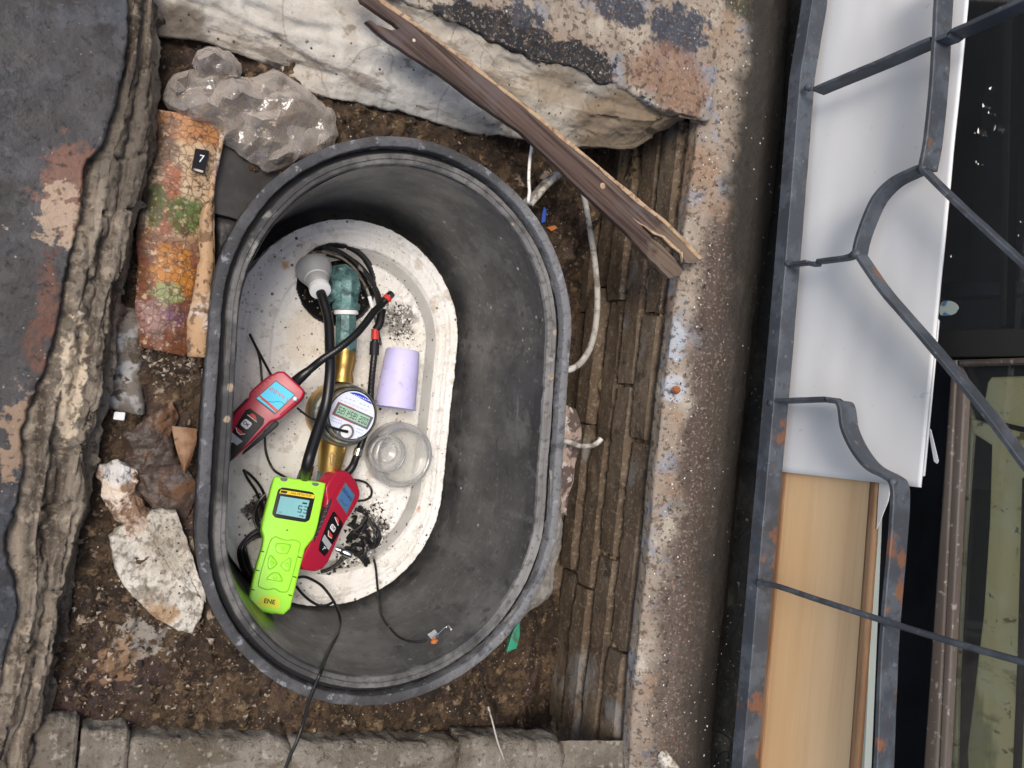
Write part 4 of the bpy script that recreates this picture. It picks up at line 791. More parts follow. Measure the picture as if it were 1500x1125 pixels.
for i in range(7): x = 366.5 + i * 5.3; y = 576 - i * 4.5; ribs1.append(((x, y), (x + 4.2, y + .9)))
for i in range(7): x = 410 + i * 3.9; y = 608 - i * 3.5; ribs1.append(((x, y), (x + 3.4, y - 2.9)))
rd1 = red_detector('red handheld leak detector with a lit pale blue screen', rp, o1, .024,
    [(404, 557), (433, 578), (402.5, 607.5), (373.5, 584)], [(404, 558.8), (431, 578.4), (403.5, 604.5), (376, 583.5)], m_scr, '2.0441', m_redp, (408.6, 577.5), (5.5, 3.8), (2.6, -4.6),
    [(363, 595.5), (390.5, 616), (352, 660), (336, 678), (322, 668), (336, 640)], [(359.5, 612.5), (370, 620.5), (362, 630), (351.5, 622)], (360.7, 621.2, 9.5, 7.2, 5),
    ([(363, 608.5), (370, 605), (374.5, 609), (376.5, 617)], [(362.3, 607.3), (376, 618)]), ([(345.5, 624.5), (356.5, 634), (352.5, 637), (346.5, 633.5)], [(345.5, 626), (347.6, 632.6), (352, 636.6), (359, 635.5)]),
    [(334, 628.5), (355.5, 646.5), (347, 652.5), (331.5, 639.5)], [(331, 642), (346, 654), (334.5, 660), (329, 655)], (337.8, 648.5, 9, 6.5, 5),
    ribs1, [([(403, 615.5), (408.5, 619.5), (405.5, 625), (388, 640), (369, 655.5), (354, 667), (355, 662.5), (384, 635)], -.0008), ([(364, 583.5), (361, 583), (338, 607), (334.5, 613), (343, 605)], -.003)],
    [(383, 585), (389, 588), (395, 588.5), (401, 589), (407, 588), (413, 589), (417, 593)])
obj('screen_footer', slab(rp, [(379, 580.5), (381, 578.6), (407.6, 600.6), (404, 604)], .0013, .0003, 0, 0), m_redp, rd1, smooth=False)
obj('screen_tab', slab(rp, [(430.5, 579.5), (436, 582.5), (434, 588), (428, 586)], .0016, .0012, .0004, 1), m_lcd, rd1)
gn = [rp.pt(432, 560, -.010)] + [at(*q) for q in ((442, 551, -.172), (458, 538, -.165), (473, 526, -.155), (497, 510, -.150), (519, 492, -.155), (534, 475, -.165), (546, 459, -.175), (558, 447, -.185), (564, 440, -.190))]
obj('gooseneck', tube(gn, [.0062, .0058, .0058, .0058], 14, k=26, wob=.03), m_cable, rd1)
obj('neck_boot', tube(gn[:2] + [at(452, 543, -.168)], [.0085, .0078, .0064], 16), m_cable, rd1)
ta_ = gn[-1]; tb_ = at(579, 425, -.202); td = (tb_ - ta_).normalized()
obj('red_ring', lathe([(.0064, 0), (.0070, .001), (.0070, .0075), (.0062, .008)], ta_, td, 20), m_lred, rd1)
obj('probe_tip', lathe([(.0062, .008), (.0066, .009), (.0066, .018), (.0045, .020)], ta_, td, 20), m_chrome, rd1)

r2 = PL(500, 770, -.200, (.50, .12, 1))
o2 = [(495, 690.5), (505, 689), (512, 691.5), (524, 707), (528.5, 722), (526.5, 733), (504, 770), (482, 823), (474.5, 833), (463, 837.5), (447, 835), (440, 826), (444, 815), (463, 780), (470, 768), (478, 745), (480, 733), (477.5, 716), (484, 703)]
ribs2 = [((485 + i * 3, 729 - i * 5), (487.6 + i * 3, 729.8 - i * 5)) for i in range(7)] + [((521.5 - i * 3.3, 737 + i * 6.0), (519 - i * 3.3, 735.6 + i * 6.0)) for i in range(5)]
rd2 = red_detector('red leak detector with a dark blue screen, tucked behind the lime gas detector', r2, o2, .026,
    [(506.5, 706.5), (520.5, 725.5), (508, 753.5), (493, 731)], [(506.6, 709), (519, 725.8), (507.6, 750.5), (494.8, 731.2)], m_scr2, '0.2525', m_ink, (508.6, 724), (2.6, 3.5), (2.3, -3.9),
    [(488.8, 747.5), (502.5, 766), (501.5, 773), (476.5, 816), (467, 806.5), (468, 796), (480, 765)], [(487.3, 766.5), (493, 774), (489, 780.5), (483.5, 773)], (488.2, 773.5, 4, 5.2, 3.8),
    ([(490.5, 757), (494.5, 757.5), (497, 763), (495.5, 769.5)], [(490.3, 757.5), (495.6, 769.8)]), ([(481.5, 776), (488, 785.5), (485, 789), (480.5, 785)], [(481.2, 777), (480.8, 785), (486, 788.6)]),
    [(475.5, 783), (486, 798), (481.5, 806), (471.8, 791.5)], [(471, 794), (480.4, 807.5), (475, 814), (467.5, 803.5)], (474.2, 803.5, 5, 6.5, 5),
    ribs2, [([(484, 728), (487.6, 733), (474, 767), (462, 792), (458, 796), (462, 782), (470, 768), (478, 745)], .0006)],
    [(497.5, 734), (501, 732), (503, 737), (506, 741), (509, 739)])
for a, b in (((462 + i * 2.6, 787 - i * 7.4), (465.5 + i * 2.7, 785.5 - i * 7.4)) for i in range(7)): obj('grip_rib', tube([r2.pt(*a, .0008), r2.pt(*b, .0010)], .0008, 6, k=2), m_dgry, rd2)
g2 = [r2.pt(508, 694, -.012)] + [at(*q) for q in ((516, 684, -.225), (521, 672, -.23), (530, 648, -.235), (541, 612, -.235), (543, 575, -.235), (546, 540, -.23), (549, 512, -.23), (549.5, 496, -.232))]
obj('gooseneck', tube(g2, [.0068, .0056, .0054, .0054], 14, k=22, wob=.03), m_cable, rd2)
obj('neck_ferrule', tube([at(523, 667, -.228), at(526, 657, -.228)], .0072, 16, k=3), m_chrome, rd2)
obj('neck_joint', tube([at(548, 520, -.2295), at(549, 500, -.230)], .0078, 16, k=3), m_rubber, rd2)
obj('red_ring', tube([at(549, 497, -.229), at(549.6, 482, -.229)], .0062, 16, k=3), m_lred, rd2)
obj('probe_tip', tube([at(550, 483, -.229), at(556, 474, -.228), at(559.5, 452, -.226)], [.006, .0068, .0066], 16, k=6), m_rubber, rd2)

# ================================================================== CUP, CLEAR CAP, BOLT
c0 = at(590.5, 512, -.232); c1 = at(578, 601, -.225); ca_ = (c1 - c0).normalized()
cup = obj('plastic_cup', lathe([(.004, .001), (.0262, .0012), (.0280, .004), (.0298, .03), (.0318, .06), (.0338, .0945), (.0348, .0975), (.0336, .0975), (.0325, .094), (.030, .06), (.026, .006), (.002, .005)], c0, ca_, 48, cap=False), m_lav, label='lavender plastic cup lying on its side beside the meter', cat='cup')
cc = at(578, 664, -.262)
cap = thing('clear_cap', 'scratched clear plastic cap with an inner cup', 'cap', tuple(cc))
obj('outer_cap', lathe([(.0535, 0), (.0548, .004), (.0545, .018), (.0530, .022), (.0545, .024), (.0535, .036), (.0500, .042), (.0440, .0440), (.0430, .0400), (.0485, .0360), (.0500, .024), (.0500, .004)], cc, (.04, .02, 1), 9 * 4, cap=False), m_clear, cap, smooth='all')
ic = at(562, 662, -.235)
obj('inner_cup', lathe([(.0285, 0), (.0300, .002), (.0300, .020), (.0310, .024), (.0300, .027), (.0270, .027), (.0262, .023), (.0262, .004), (.0150, .003)], ic, (-.05, 0, 1), 40, cap=False), m_clear, cap, smooth='all')
obj('cup_floor', lathe([(.0005, 0), (.0140, .0), (.0152, .0015), (.0150, .010), (.0135, .010), (.013, .003), (.0005, .002)], ic + V3(.004, 0, .004), (0, 0, 1), 30, cap=False), m_clear, cap, smooth='all')
obj('cap_plate', lathe([(.0005, 0), (.052, .0), (.052, .0015), (.0005, .0015)], cc + V3(0, 0, .006), (0, 0, 1), 40, cap=False), m_clear, cap, smooth=False)
obj('chrome_bolt', join(lathe([(.004, -.008), (.004, 0)], at(499, 806.5, -.248), at(517, 814, -.240) - at(499, 806.5, -.248), 20), lathe([(.0052, -.0), (.0060, .0015), (.0060, .018), (.0052, .0195)], at(499, 806.5, -.248), at(517, 814, -.240) - at(499, 806.5, -.248), 24)), m_chrome, label='short chrome bolt on the foam beside the wire tangle', cat='bolt')

# ================================================================== CABLES IN THE BOX
def cable(label, strands, r, m=m_cable, name='cable', seg=8):
    t = obj(name, join(*[ptube(s, r, seg=seg) for s in strands]), m, label=label, cat='cable'); return t
fz = FZ + .004
cable('thin black cable looping under the red detector with the lit screen', [[(366, 490, -.235), (371, 500, -.245), (380, 523, fz), (384, 562, fz), (386, 600, fz), (388, 640, fz), (390, 664, fz), (400, 687, fz), (416, 698, -.25), (432, 708, -.23)], [(366, 490, -.235), (375, 508, -.25), (390, 536, fz), (402, 560, fz), (412, 590, fz)]], .0020)
cable('folded pair of black cable ends left of the lime gas detector', [[(357, 689, -.225), (366, 695, -.24), (378, 708, -.25), (386, 722, fz), (392, 742, fz)], [(357, 689, -.225), (363, 702, -.24), (375, 720, -.25), (384, 742, fz), (390, 760, fz)]], .0022)
coils = []
for i in range(6):
    o = i * 2.6; zz_ = -.258 + .006 * (i % 3)
    coils.append([(392, 770 + o, zz_), (376 - o * .4, 776 + o, zz_), (360 - o * .3 + 3, 786 + o, zz_), (350 + o * .8, 804 + o * .3, zz_ + .004), (352 + o, 826, zz_), (362 + o * .6, 844 - o * .4, zz_), (378, 856 - o * 1.5, zz_), (395, 852 - o, zz_)])
for i in range(3): coils.append([(388, 724 + i * 3, -.255), (377 - i, 738, -.255), (372 + i * 2, 758, -.255), (378 + i * 2, 774, -.25), (392, 780 + i * 2, -.25)])
coils.append([(436, 846, -.235), (446, 845, -.235), (457, 849, -.235), (470, 857, -.235), (480, 868, -.235), (490, 883, -.225), (497, 900, -.21), (498, 915, -.19), (493, 930, -.15), (486, 942, -.10), (476, 968, -.03), (470, 985, .006), (462, 1003, .008), (452, 1030, .004), (444, 1060, -.01), (434, 1088, -.006), (424, 1110, -.008), (410, 1150, -.01)])
coils.append([(434, 859, -.24), (444, 871, -.24), (456, 881, -.24), (468, 887, -.238), (480, 886, -.235), (489, 881, -.228)])
cable('black sensor cable coiled beside the lime detector and running out over the rim', coils, .0022)
def on_wall(px, py, off=.004):
    zz_ = -.01
    while zz_ > -.33:
        p = at(px, py, zz_); R = .2195 - .013 * (-.034 - zz_) / .262
        if float(sdf(p.x, p.y, .127, R - off)) > 0: break
        zz_ -= .001
    return p
tg = thing('tagged_wire', 'thin black wire with a clear tag and rusty clip on the box wall', 'wire', tuple(at(590, 930, -.16)))
obj('wire', tube([at(538, 797, -.245), at(545, 812, -.25), at(550, 830, -.255), at(552.5, 855, -.262), at(554.5, 875, -.26)] + [on_wall(*q, .009) for q in ((557, 896), (563, 909), (570, 918), (582, 931), (596, 938), (612, 940), (624, 938))], .0020), m_cabled, tg)
wq = on_wall(633, 931, .009); wpl = Plane(wq, (-.3, .6, .6))
obj('clear_tag', slab(wpl, [(626, 929), (637, 922), (643, 931), (633, 938)], 0, .0012, 0, 0), m_clear, tg, smooth=False)
obj('rusty_clip', wobble(lathe([(.001, 0), (.0052, .0006), (.0055, .002), (.0035, .003), (.001, .003)], on_wall(636, 939, .008), (-.2, .6, .6), 14), .003, 170, 3), m_org, tg)
obj('wire_hook', tube([on_wall(x, y, .010) for x, y in ((638, 933), (646, 926), (653, 919), (658, 918), (661, 922))], .0015), m_chrome, tg)
obj('clear_joint', wobble(lathe([(.001, 0), (.006, .002), (.007, .008), (.004, .014), (.001, .015)], at(541, 814, -.252), (0, .6, .6), 16), .002, 90, 5), m_clear, tg, smooth='all')
cable('small black wire loop beside the clear cap', [[(518, 703, -.245), (527, 704, -.25), (537, 708, -.25), (544, 717, fz), (543, 727, fz), (536, 732, fz), (524, 734, fz)]], .0020)
cable('grey spliced wire arching over the round hole', [[(456, 370, -.262), (470, 369, -.258), (488, 373, -.252), (504, 380, -.248), (518, 392, -.246), (528, 407, -.244), (537, 423, -.242), (543, 440, -.240), (548, 462, -.24), (553, 480, -.245), (558, 505, -.255)]], .0020, m_conduit)
obj('wire_label', ptube([(541, 434, -.2385), (546, 451, -.2375)], .0033, seg=8), m_white, label='tiny white sleeve on the grey spliced wire', cat='label')
cable('dusty black wires bunched at the edge of the round hole', [[(472, 362, -.27), (492, 366, -.262), (515, 380, -.262), (532, 398, -.26), (546, 420, -.26), (553, 440, -.262), (556, 458, -.268)], [(505, 375, -.275), (524, 386, -.268), (540, 404, -.266), (552, 425, -.266), (558, 440, -.27)], [(478, 372, -.28), (500, 378, -.275), (518, 392, -.275), (530, 412, -.272), (540, 436, -.27)]], .0034, m_cabled)
rgt = random.Random(21); tang = []
for i in range(13):
    x, y = rgt.uniform(512, 548), rgt.uniform(748, 806); pts = []
    for k in range(5): pts.append((x, y, -.262 + rgt.uniform(0, .02))); x = min(556, max(506, x + rgt.uniform(-16, 16))); y = min(828, max(744, y + rgt.uniform(-14, 16)))
    tang.append(pts)
tang.append([(540, 760, -.25), (548, 775, -.245), (550, 790, -.245), (545, 802, -.25), (535, 808, -.25), (540, 825, -.255)]); tang.append([(505, 812, -.26), (495, 825, -.262), (482, 834, -.264), (470, 838, -.264)]); tang.append([(531, 786, -.248), (538, 800, -.246), (543, 812, -.25)])
cable('tangle of dusty black wires right of the dark screened red detector', tang, .0031, m_cabled, 'wire_tangle')

# ================================================================== PLANK, BAG, WRAPPER AND OTHER LITTER
pk = Plane(at(790, 210, .036), (.02, -.02, 1))
pk_out = [(536, 31), (543, 29), (552, 36), (575, 44), (585, 42), (577, 34), (556, 20), (530, 2), (515, -30), (548, -22), (564, 0), (610, 33), (665, 73), (712, 108), (757, 143), (795, 172), (830, 202), (868, 234), (903, 264), (940, 294), (977, 323), (1004, 350), (1031, 379), (1016, 387), (1005, 385), (998, 372), (984, 362), (972, 349), (958, 343), (946, 333), (937, 328), (946, 338), (955, 349), (966, 356), (978, 368), (988, 378), (1000, 395), (998, 403), (981, 408), (950, 378), (922, 345), (893, 318), (867, 293), (840, 268), (815, 242), (790, 219), (764, 194), (735, 174), (705, 154), (676, 132), (647, 110), (600, 80), (555, 49)]
plk = thing('wooden_plank', 'long weathered brown plank with a split end lying across the pit corner', 'plank', tuple(pk.pt(790, 210, -.009)))
def jagpts(pts, a, seed, sub=3):
    out = []; q = random.Random(seed)
    for i in range(len(pts)):
        x, y = pts[i]; x2, y2 = pts[(i + 1) % len(pts)]
        for k in range(sub): t = k / sub; out.append((x + (x2 - x) * t + q.uniform(-a, a) * (k > 0), y + (y2 - y) * t + q.uniform(-a, a) * (k > 0)))
    return out
obj('board', slab(pk, jagpts(pk_out, .5, 3), 0, .009, .0012, 0, 2), m_plank, plk)
ed = [(548, -22), (564, 0), (610, 33), (665, 73), (712, 108), (757, 143), (795, 172), (830, 202), (868, 234), (903, 264), (940, 294), (977, 323), (1004, 350), (1030, 378)]
e2 = [(x - 4.2 - 1.6 * math.sin(i * 2.1), y + 3.4 + 1.2 * math.sin(i * 1.3)) for i, (x, y) in enumerate(ed)]
obj('split_edge', slab(pk, jagpts(ed + e2[::-1], .7, 5), .0012, .006, .0012, 0, 2), m_split, plk)
obj('split_face', slab(pk, jagpts([(1000, 385), (998, 372), (984, 362), (972, 349), (958, 343), (946, 333), (937, 328), (925, 318), (944, 330), (958, 339), (974, 346), (986, 358), (1000, 369)], .5, 7), .0008, .004, 0, 0), m_split, plk, smooth=False)
obj('knot', wobble(lathe([(.0005, .0010), (.003, .0009), (.0045, .0004), (.005, -.002)], pk.pt(883, 272, 0), (0, 0, 1), 14, cap=False), .001, 200, 2), m_split, plk)

def blob(outline, z0, hgt, nu=150, nv=40, seed=1, sharp=1.0, amp=.5, fq=18):
    """a crumpled low mass over an outline of seen points; real thickness, closed below"""
    O = [at(x, y, z0) for x, y in outline]; Q = catmull(O, 10, True); c = sum(O, Vector()) / len(O); m = len(Q); V = []
    for j in range(nv + 1):
        t = j / nv; rr = math.sin(t * math.pi * .5); hh = math.cos(t * math.pi * .5) ** .7
        for p in Q: V.append(c.lerp(p, rr) + V3(0, 0, hgt * hh))
    A = np.array([list(p) for p in V]); n1 = fbm(A, fq, 4, .55, seed=seed, ridge=True); n2 = fbm(A, fq * 3.2, 3, .5, seed=seed + 5, ridge=True); k = np.minimum(1, (A[:, 2] - z0) / (hgt * .25) + .25)
    A[:, 2] += (n1 * amp * hgt + n2 * amp * .3 * hgt) * k * sharp
    A[:, 0] += .006 * fbm(A, fq * 1.5, 3, seed=seed + 9); A[:, 1] += .006 * fbm(A, fq * 1.5, 3, seed=seed + 19)
    V = [V3(*p) for p in A]; F = []
    for j in range(nv):
        for i in range(m): F.append((j * m + i, j * m + (i + 1) % m, (j + 1) * m + (i + 1) % m, (j + 1) * m + i))
    n = len(V); V.append(V3(c.x, c.y, z0 - .005)); F += [(nv * m + (i + 1) % m, nv * m + i, n) for i in range(m)]
    return V, F
bag = thing('plastic_bag', 'crumpled clear plastic bag dusty with grime, at the top left of the pit', 'plastic bag', tuple(at(370, 170, -.06)))
def crumple(outline, z0, hgt, sp=13, seed=1, rough_=.30):
    """a crumpled film: a jittered net of folds spanned over an outline of seen points"""
    from mathutils.geometry import delaunay_2d_cdt
    g = random.Random(seed); B = [Vector((p.x, p.y)) for p in catmull([Vector((x, y, 0)) for x, y in outline], 3, True)]
    B = [p + Vector((g.uniform(-3, 3), g.uniform(-3, 3))) for p in B]; pl_ = [(p.x, p.y) for p in B]; pts = B[:]
    xs = [p.x for p in B]; ys = [p.y for p in B]; y = min(ys)
    while y < max(ys):
        x = min(xs)
        while x < max(xs):
            q = Vector((x + g.uniform(-.48, .48) * sp, y + g.uniform(-.48, .48) * sp))
            if in_poly(q.x, q.y, pl_) and min((q - b_).length for b_ in B) > sp * .35: pts.append(q)
            x += sp
        y += sp
    res = delaunay_2d_cdt(pts, [(i, (i + 1) % len(B)) for i in range(len(B))], [], 1, 1e-5); V2, F = res[0], [tuple(f) for f in res[2]]
    V = []
    for q in V2:
        d_ = min((q - b_).length for b_ in B); k = min(1, d_ / 38); h = hgt * math.sqrt(max(0, 1 - (1 - k) ** 2))
        V.append(at(q.x, q.y, z0 + h * (.72 + .28 * math.sin(q.x * .06 + seed) * math.cos(q.y * .07)) + (g.uniform(-1, 1) * hgt * rough_ if k > .02 else 0)))
    me = bpy.data.meshes.new('tmp'); me.from_pydata([tuple(v) for v in V], [], F); bm = bmesh.new(); bm.from_mesh(me)
    bmesh.ops.subdivide_edges(bm, edges=bm.edges[:], cuts=2, smooth=.25, use_grid_fill=True)
    for v in bm.verts: v.co.z += g.uniform(-1, 1) * .0007
    bm.verts.ensure_lookup_table(); V = [v.co.copy() for v in bm.verts]; F = [tuple(v.index for v in f.verts) for f in bm.faces]; bm.free(); bpy.data.meshes.remove(me)
    return V, F
bago = [(240, 140), (250, 116), (275, 102), (300, 108), (340, 112), (372, 110), (398, 102), (420, 112), (454, 132), (470, 150), (487, 163), (494, 195), (486, 224), (463, 243), (440, 238), (405, 251), (376, 243), (350, 226), (320, 204), (290, 185), (260, 170), (244, 156)]
obj('bag_film', crumple(bago, -.052, .036, 15, seed=3), m_bag, bag)
obj('bag_fold', crumple([(262, 140), (300, 125), (360, 122), (410, 118), (455, 155), (480, 195), (450, 228), (390, 232), (340, 205), (290, 170)], -.058, .026, 20, seed=9), m_bag, bag)
obj('bag_neck', crumple([(283, 92), (300, 70), (330, 72), (350, 88), (355, 110), (330, 122), (300, 118)], -.048, .030, 12, seed=8), m_bag, bag)

dp = Plane(at(360, 270, -.058), (.15, .12, 1))
obj('dark_plastic_sheet', slab(dp, [(318, 205), (368, 222), (416, 240), (392, 288), (367, 328), (338, 318), (312, 312), (313, 260)], 0, .004, .001, 1, w=.1), m_dark, label='flat dark grey plastic piece under the clear bag', cat='plastic sheet')
obj('dark_film_scrap', blob([(314, 318), (345, 325), (365, 335), (352, 370), (330, 400), (315, 410), (312, 360)], -.075, .014, nv=20, seed=33), m_dark, label='crumpled black film between the wrapper and the box rim', cat='film')
# printed wrapper: a thin bowed sheet
wr = thing('printed_wrapper', 'faded orange and green printed wrapper strip with a number seven tag', 'wrapper', tuple(at(260, 350, -.06)))
def sheet(left, right, z0, bow, nu=90, nv=30, seed=1, amp=.004, thick=.0015, roll=0):
    A = catmull([V3(x, y, 0) for x, y in left], 8); B = catmull([V3(x, y, 0) for x, y in right], 8); top = []
    for i in range(nu + 1):
        a = A[int(i / nu * (len(A) - 1))]; b = B[int(i / nu * (len(B) - 1))]
        for j in range(nv + 1):
            t = j / nv; q = a.lerp(b, t); top.append(at(q.x, q.y, z0 + bow * math.sin(t * math.pi)))
    P_a = np.array([list(p) for p in top]); P_a[:, 2] += amp * fbm(P_a, 16, 4, seed=seed) + amp * .4 * fbm(P_a, 50, 3, seed=seed + 2); P_a[:, 0] += amp * .5 * fbm(P_a, 22, 3, seed=seed + 4)
    T = [V3(*p) for p in P_a]; V = T + [p - V3(0, 0, thick) for p in T]; n = len(T); F = [tuple(f) for f in grid_faces(nu + 1, nv + 1)]; F += [tuple(i + n for i in f[::-1]) for f in grid_faces(nu + 1, nv + 1)]
    per = [j for j in range(nv + 1)] + [i * (nv + 1) + nv for i in range(1, nu + 1)] + [nu * (nv + 1) + j for j in range(nv - 1, -1, -1)] + [i * (nv + 1) for i in range(nu - 1, 0, -1)]
    for k in range(len(per)): a, b = per[k], per[(k + 1) % len(per)]; F.append((a, b, b + n, a + n))
    return V, F
obj('printed_face', sheet([(228, 160), (224, 190), (217, 225), (209, 280), (200, 345), (201, 385), (198, 450), (204, 508)], [(331, 176), (326, 205), (318, 238), (311, 272), (306, 320), (298, 380), (292, 430), (276, 505), (272, 522)], -.048, .012, seed=5), m_art, wr, smooth='all')
obj('rolled_edge', wobble(tube([at(*q) for q in ((310, 290, -.038), (303, 320, -.036), (301, 370, -.036), (299, 420, -.036), (295, 470, -.036), (289, 522, -.038))], [.005, .009, .008, .011, .016, .014], 26), .007, 34, 6), m_curl, wr, smooth='all')
obj('side_fold', wobble(tube([at(*q) for q in ((330, 178, -.040), (325, 205, -.038), (317, 240, -.037), (311, 275, -.037), (310, 330, -.037), (311, 400, -.037), (309, 470, -.038))], [.003, .003, .0035, .003], 10), .0015, 50, 16), m_curl, wr)
tp = Plane(at(296, 235, -.034), (.12, .1, 1))
tagb = obj('number_tag', slab(tp, [(286.5, 217), (306.5, 221), (299.5, 254.5), (280.5, 249)], .001, .0015, 0, 0), m_blk, wr, smooth=False)
obj('tag_number', text_vf('7', tp, 295, 233, 19, 4, 11, .0016), m_white, tagb, smooth=False)
obj('tag_footer', slab(tp, [(283, 246), (298, 250), (297, 253), (282.5, 249)], .0014, .0003, 0, 0), m_curl, tagb, smooth=False)

def chunk(name, pts, z0, th, m, lab, cat, seed, parent=None, tilt=(0, 0, 1)):
    pl = Plane(at(*pts[0], z0), tilt)
    O = [pl.pt(x, y, 0) for x, y in jagpts(pts, 1.2, seed, 4)]; n = len(O); c = sum(O, Vector()) / n; V = []; K = 16
    for p in O: V.append(p - pl.n * th)
    K = 30
    for j in range(K + 1):
        t = j / K
        for p in O: V.append(p.lerp(c, t) - pl.n * (.003 if j == 0 else 0))
    A = np.array([list(p) for p in V]); dz = .0055 * fbm(A, 45, 4, .7, seed=seed) + .007 * fbm(A, 14, 3, seed=seed + 3); dz[:n] = 0; A[:, 2] += dz
    F = []
    for j in range(K + 1):
        for i in range(n): F.append((j * n + i, j * n + (i + 1) % n, (j + 1) * n + (i + 1) % n, (j + 1) * n + i))
    F.append(tuple(range(n - 1, -1, -1)))
    return obj(name, ([V3(*p) for p in A], F), m, parent, 'all', lab if parent is None else None, cat if parent is None else None)
chunk('foam_piece', [(161, 786), (174, 774), (195, 768), (214, 770), (226, 782), (235, 803), (250, 826), (270, 846), (290, 868), (301, 881), (296, 905), (282, 930), (262, 926), (240, 913), (221, 900), (208, 886), (195, 876), (180, 855), (170, 835), (166, 815)], -.034, .022, m_foam2, 'larger curved chunk of dirty white foam left of the box rim', 'foam piece', 5, tilt=(.1, .05, 1))
chunk('foam_piece', [(217, 756), (226, 749), (240, 746), (258, 747), (267, 770), (280, 808), (291, 842), (302, 866), (303, 884), (290, 875), (267, 854), (248, 830), (234, 808), (224, 784), (217, 770)], -.026, .022, m_foam2, 'narrow curved foam strip against the left side of the box rim', 'foam piece', 9, tilt=(.15, .05, 1))
lump = thing('foam_lump', 'cream coloured crumbly lump with small black holes left of the box', 'foam lump', tuple(at(190, 730, -.06)))
obj('lump_body', blob([(146, 680), (158, 678), (172, 671), (186, 680), (200, 684), (201, 700), (196, 708), (200, 716), (209, 728), (213, 742), (224, 750), (231, 768), (222, 788), (206, 784), (194, 790), (178, 768), (165, 760), (158, 740), (148, 722), (149, 706), (141, 694)], -.052, .012, nv=34, seed=23, amp=1.0, fq=34), m_cream, lump, smooth='all')
for x, y in ((172, 691), (159, 698), (166, 709)): obj('hole', wobble(lathe([(.0005, .001), (.0026, .0008), (.003, -.006)], at(x, y, -.0385), (0, 0, 1), 10, cap=False), .001, 150, x), m_black, lump)
obj('brown_film', sheet([(176, 640), (180, 665), (176, 690), (190, 705)], [(252, 588), (262, 610), (250, 640), (262, 690), (268, 740)], -.050, .010, nu=90, nv=60, seed=43, amp=.020), m_leaf, label='crumpled brown plastic film on the soil left of the box', cat='film')
obj('brown_film', sheet([(196, 690), (200, 720), (225, 745)], [(270, 680), (288, 715), (272, 762)], -.048, .006, nu=80, nv=50, seed=53, amp=.012), m_leaf, label='dark brown flattened film piece just above the foam strip', cat='film')
obj('orange_scrap', sheet([(251, 624), (256, 650), (268, 690)], [(288, 628), (286, 655), (272, 694)], -.022, .006, nu=30, nv=16, seed=63, amp=.006), m_orange, label='orange brown pointed scrap beside the left rim', cat='scrap')
obj('white_chip', slab(PL(174, 608, -.045, (.1, .2, 1)), [(168, 603), (184, 604), (182, 616), (166, 614)], 0, .004, .0006, 1, w=.08), m_white, label='small white square chip on the soil by the left edge', cat='chip')
stone = rough_block(0, 1, 0, 1, 0, 1, 0, 1); sv = at(178, 525, -.07)
v, f = rough_block(-.024, .022, -.062, .060, -.03, .018, .010, 91, n=18); obj('mud_stone', ([sv + V3(p.x - p.y * .10, p.y, p.z) for p in v], f), m_conduit, label='flat mud coated stone beside the left pit edge', cat='stone', smooth='all')

# loose cables and scraps round the box
obj('white_string', ptube([(776, 205, -.02), (779, 213, -.01), (776, 235, -.005), (774.5, 262, 0), (775.5, 280, .002), (774, 294, .004), (776, 299, -.01)], .0024), m_wirew, label='short white cord hanging over the rim at the upper right', cat='string')
cond = ptube([(838, 244, -.05), (818, 255, -.04), (800, 268, -.03), (780, 290, -.03), (768, 300, -.04)], .0065, seg=12); obj('grey_conduit', wobble(cond, .002, 60, 3), m_conduit, label='upper of two mud caked tubes ending under the plank', cat='tube', group=None, smooth='all')
cond = ptube([(836, 250, -.03), (822, 254, -.025), (805, 268, -.02), (790, 284, -.02), (777, 300, -.02)], .0048, seg=12); obj('grey_conduit', wobble(cond, .0015, 60, 6), m_wire, label='thinner flaky grey tube below the mud caked one, near the white cord', cat='tube', smooth='all')
obj('grey_cable', ptube([(850, 262, -.10), (855, 285, -.10), (861, 320, -.10), (868, 360, -.09), (873, 400, -.085), (875, 440, -.075), (872, 480, -.06), (864, 510, -.045), (852, 530, -.03), (838, 540, -.015), (826, 542, -.01)], .0052, seg=12), m_wire, label='thick grey white cable curving from the plank down to the box rim', cat='cable')
obj('bent_wire', ptube([(822, 644, -.008), (835, 648, -.004), (850, 653, -.002), (866, 653, 0), (876, 648, .002), (881, 642, .004)], .0040, seg=10), m_wire, label='short bent grey wire end sticking out over the right rim', cat='wire')
obj('thin_wire', ptube([(715, 1035, -.02), (722, 1060, -.015), (730, 1090, -.008), (742, 1120, -.006), (755, 1150, -.008)], .0014), m_wire, label='thin grey wire crossing the bottom cement ledge', cat='wire')
obj('blue_scrap', slab(Plane(on_soil(798, 316, .008), (-.3, -.3, 1)), [(797, 303), (801, 307), (799, 325), (793, 327), (794, 314)], 0, .004, .0006, 0), m_bluep, label='small blue plastic sliver on the soil at the upper right', cat='scrap')
obj('red_scrap', slab(Plane(on_soil(808, 334, .006), (-.3, -.2, 1)), [(801, 333), (813, 330), (817, 334), (808, 339)], 0, .003, .0006, 0), m_org, label='tiny reddish scrap just under the blue sliver', cat='scrap')
obj('green_scrap', slab(Plane(at(752, 930, -.035), (-.1, .3, 1)), [(742, 955), (751, 925), (761, 910), (762, 930), (757, 950)], 0, .006, .001, 0), m_greenp, label='green plastic shard beside the lower right rim', cat='scrap')
obj('torn_tape', sheet([(822, 590), (826, 640), (818, 690), (820, 750)], [(845, 600), (850, 640), (842, 690), (829, 755)], -.040, .004, nu=90, nv=20, seed=73, amp=.014), m_tape, label='torn pinkish strip hanging outside the right rim', cat='strip', smooth='all')
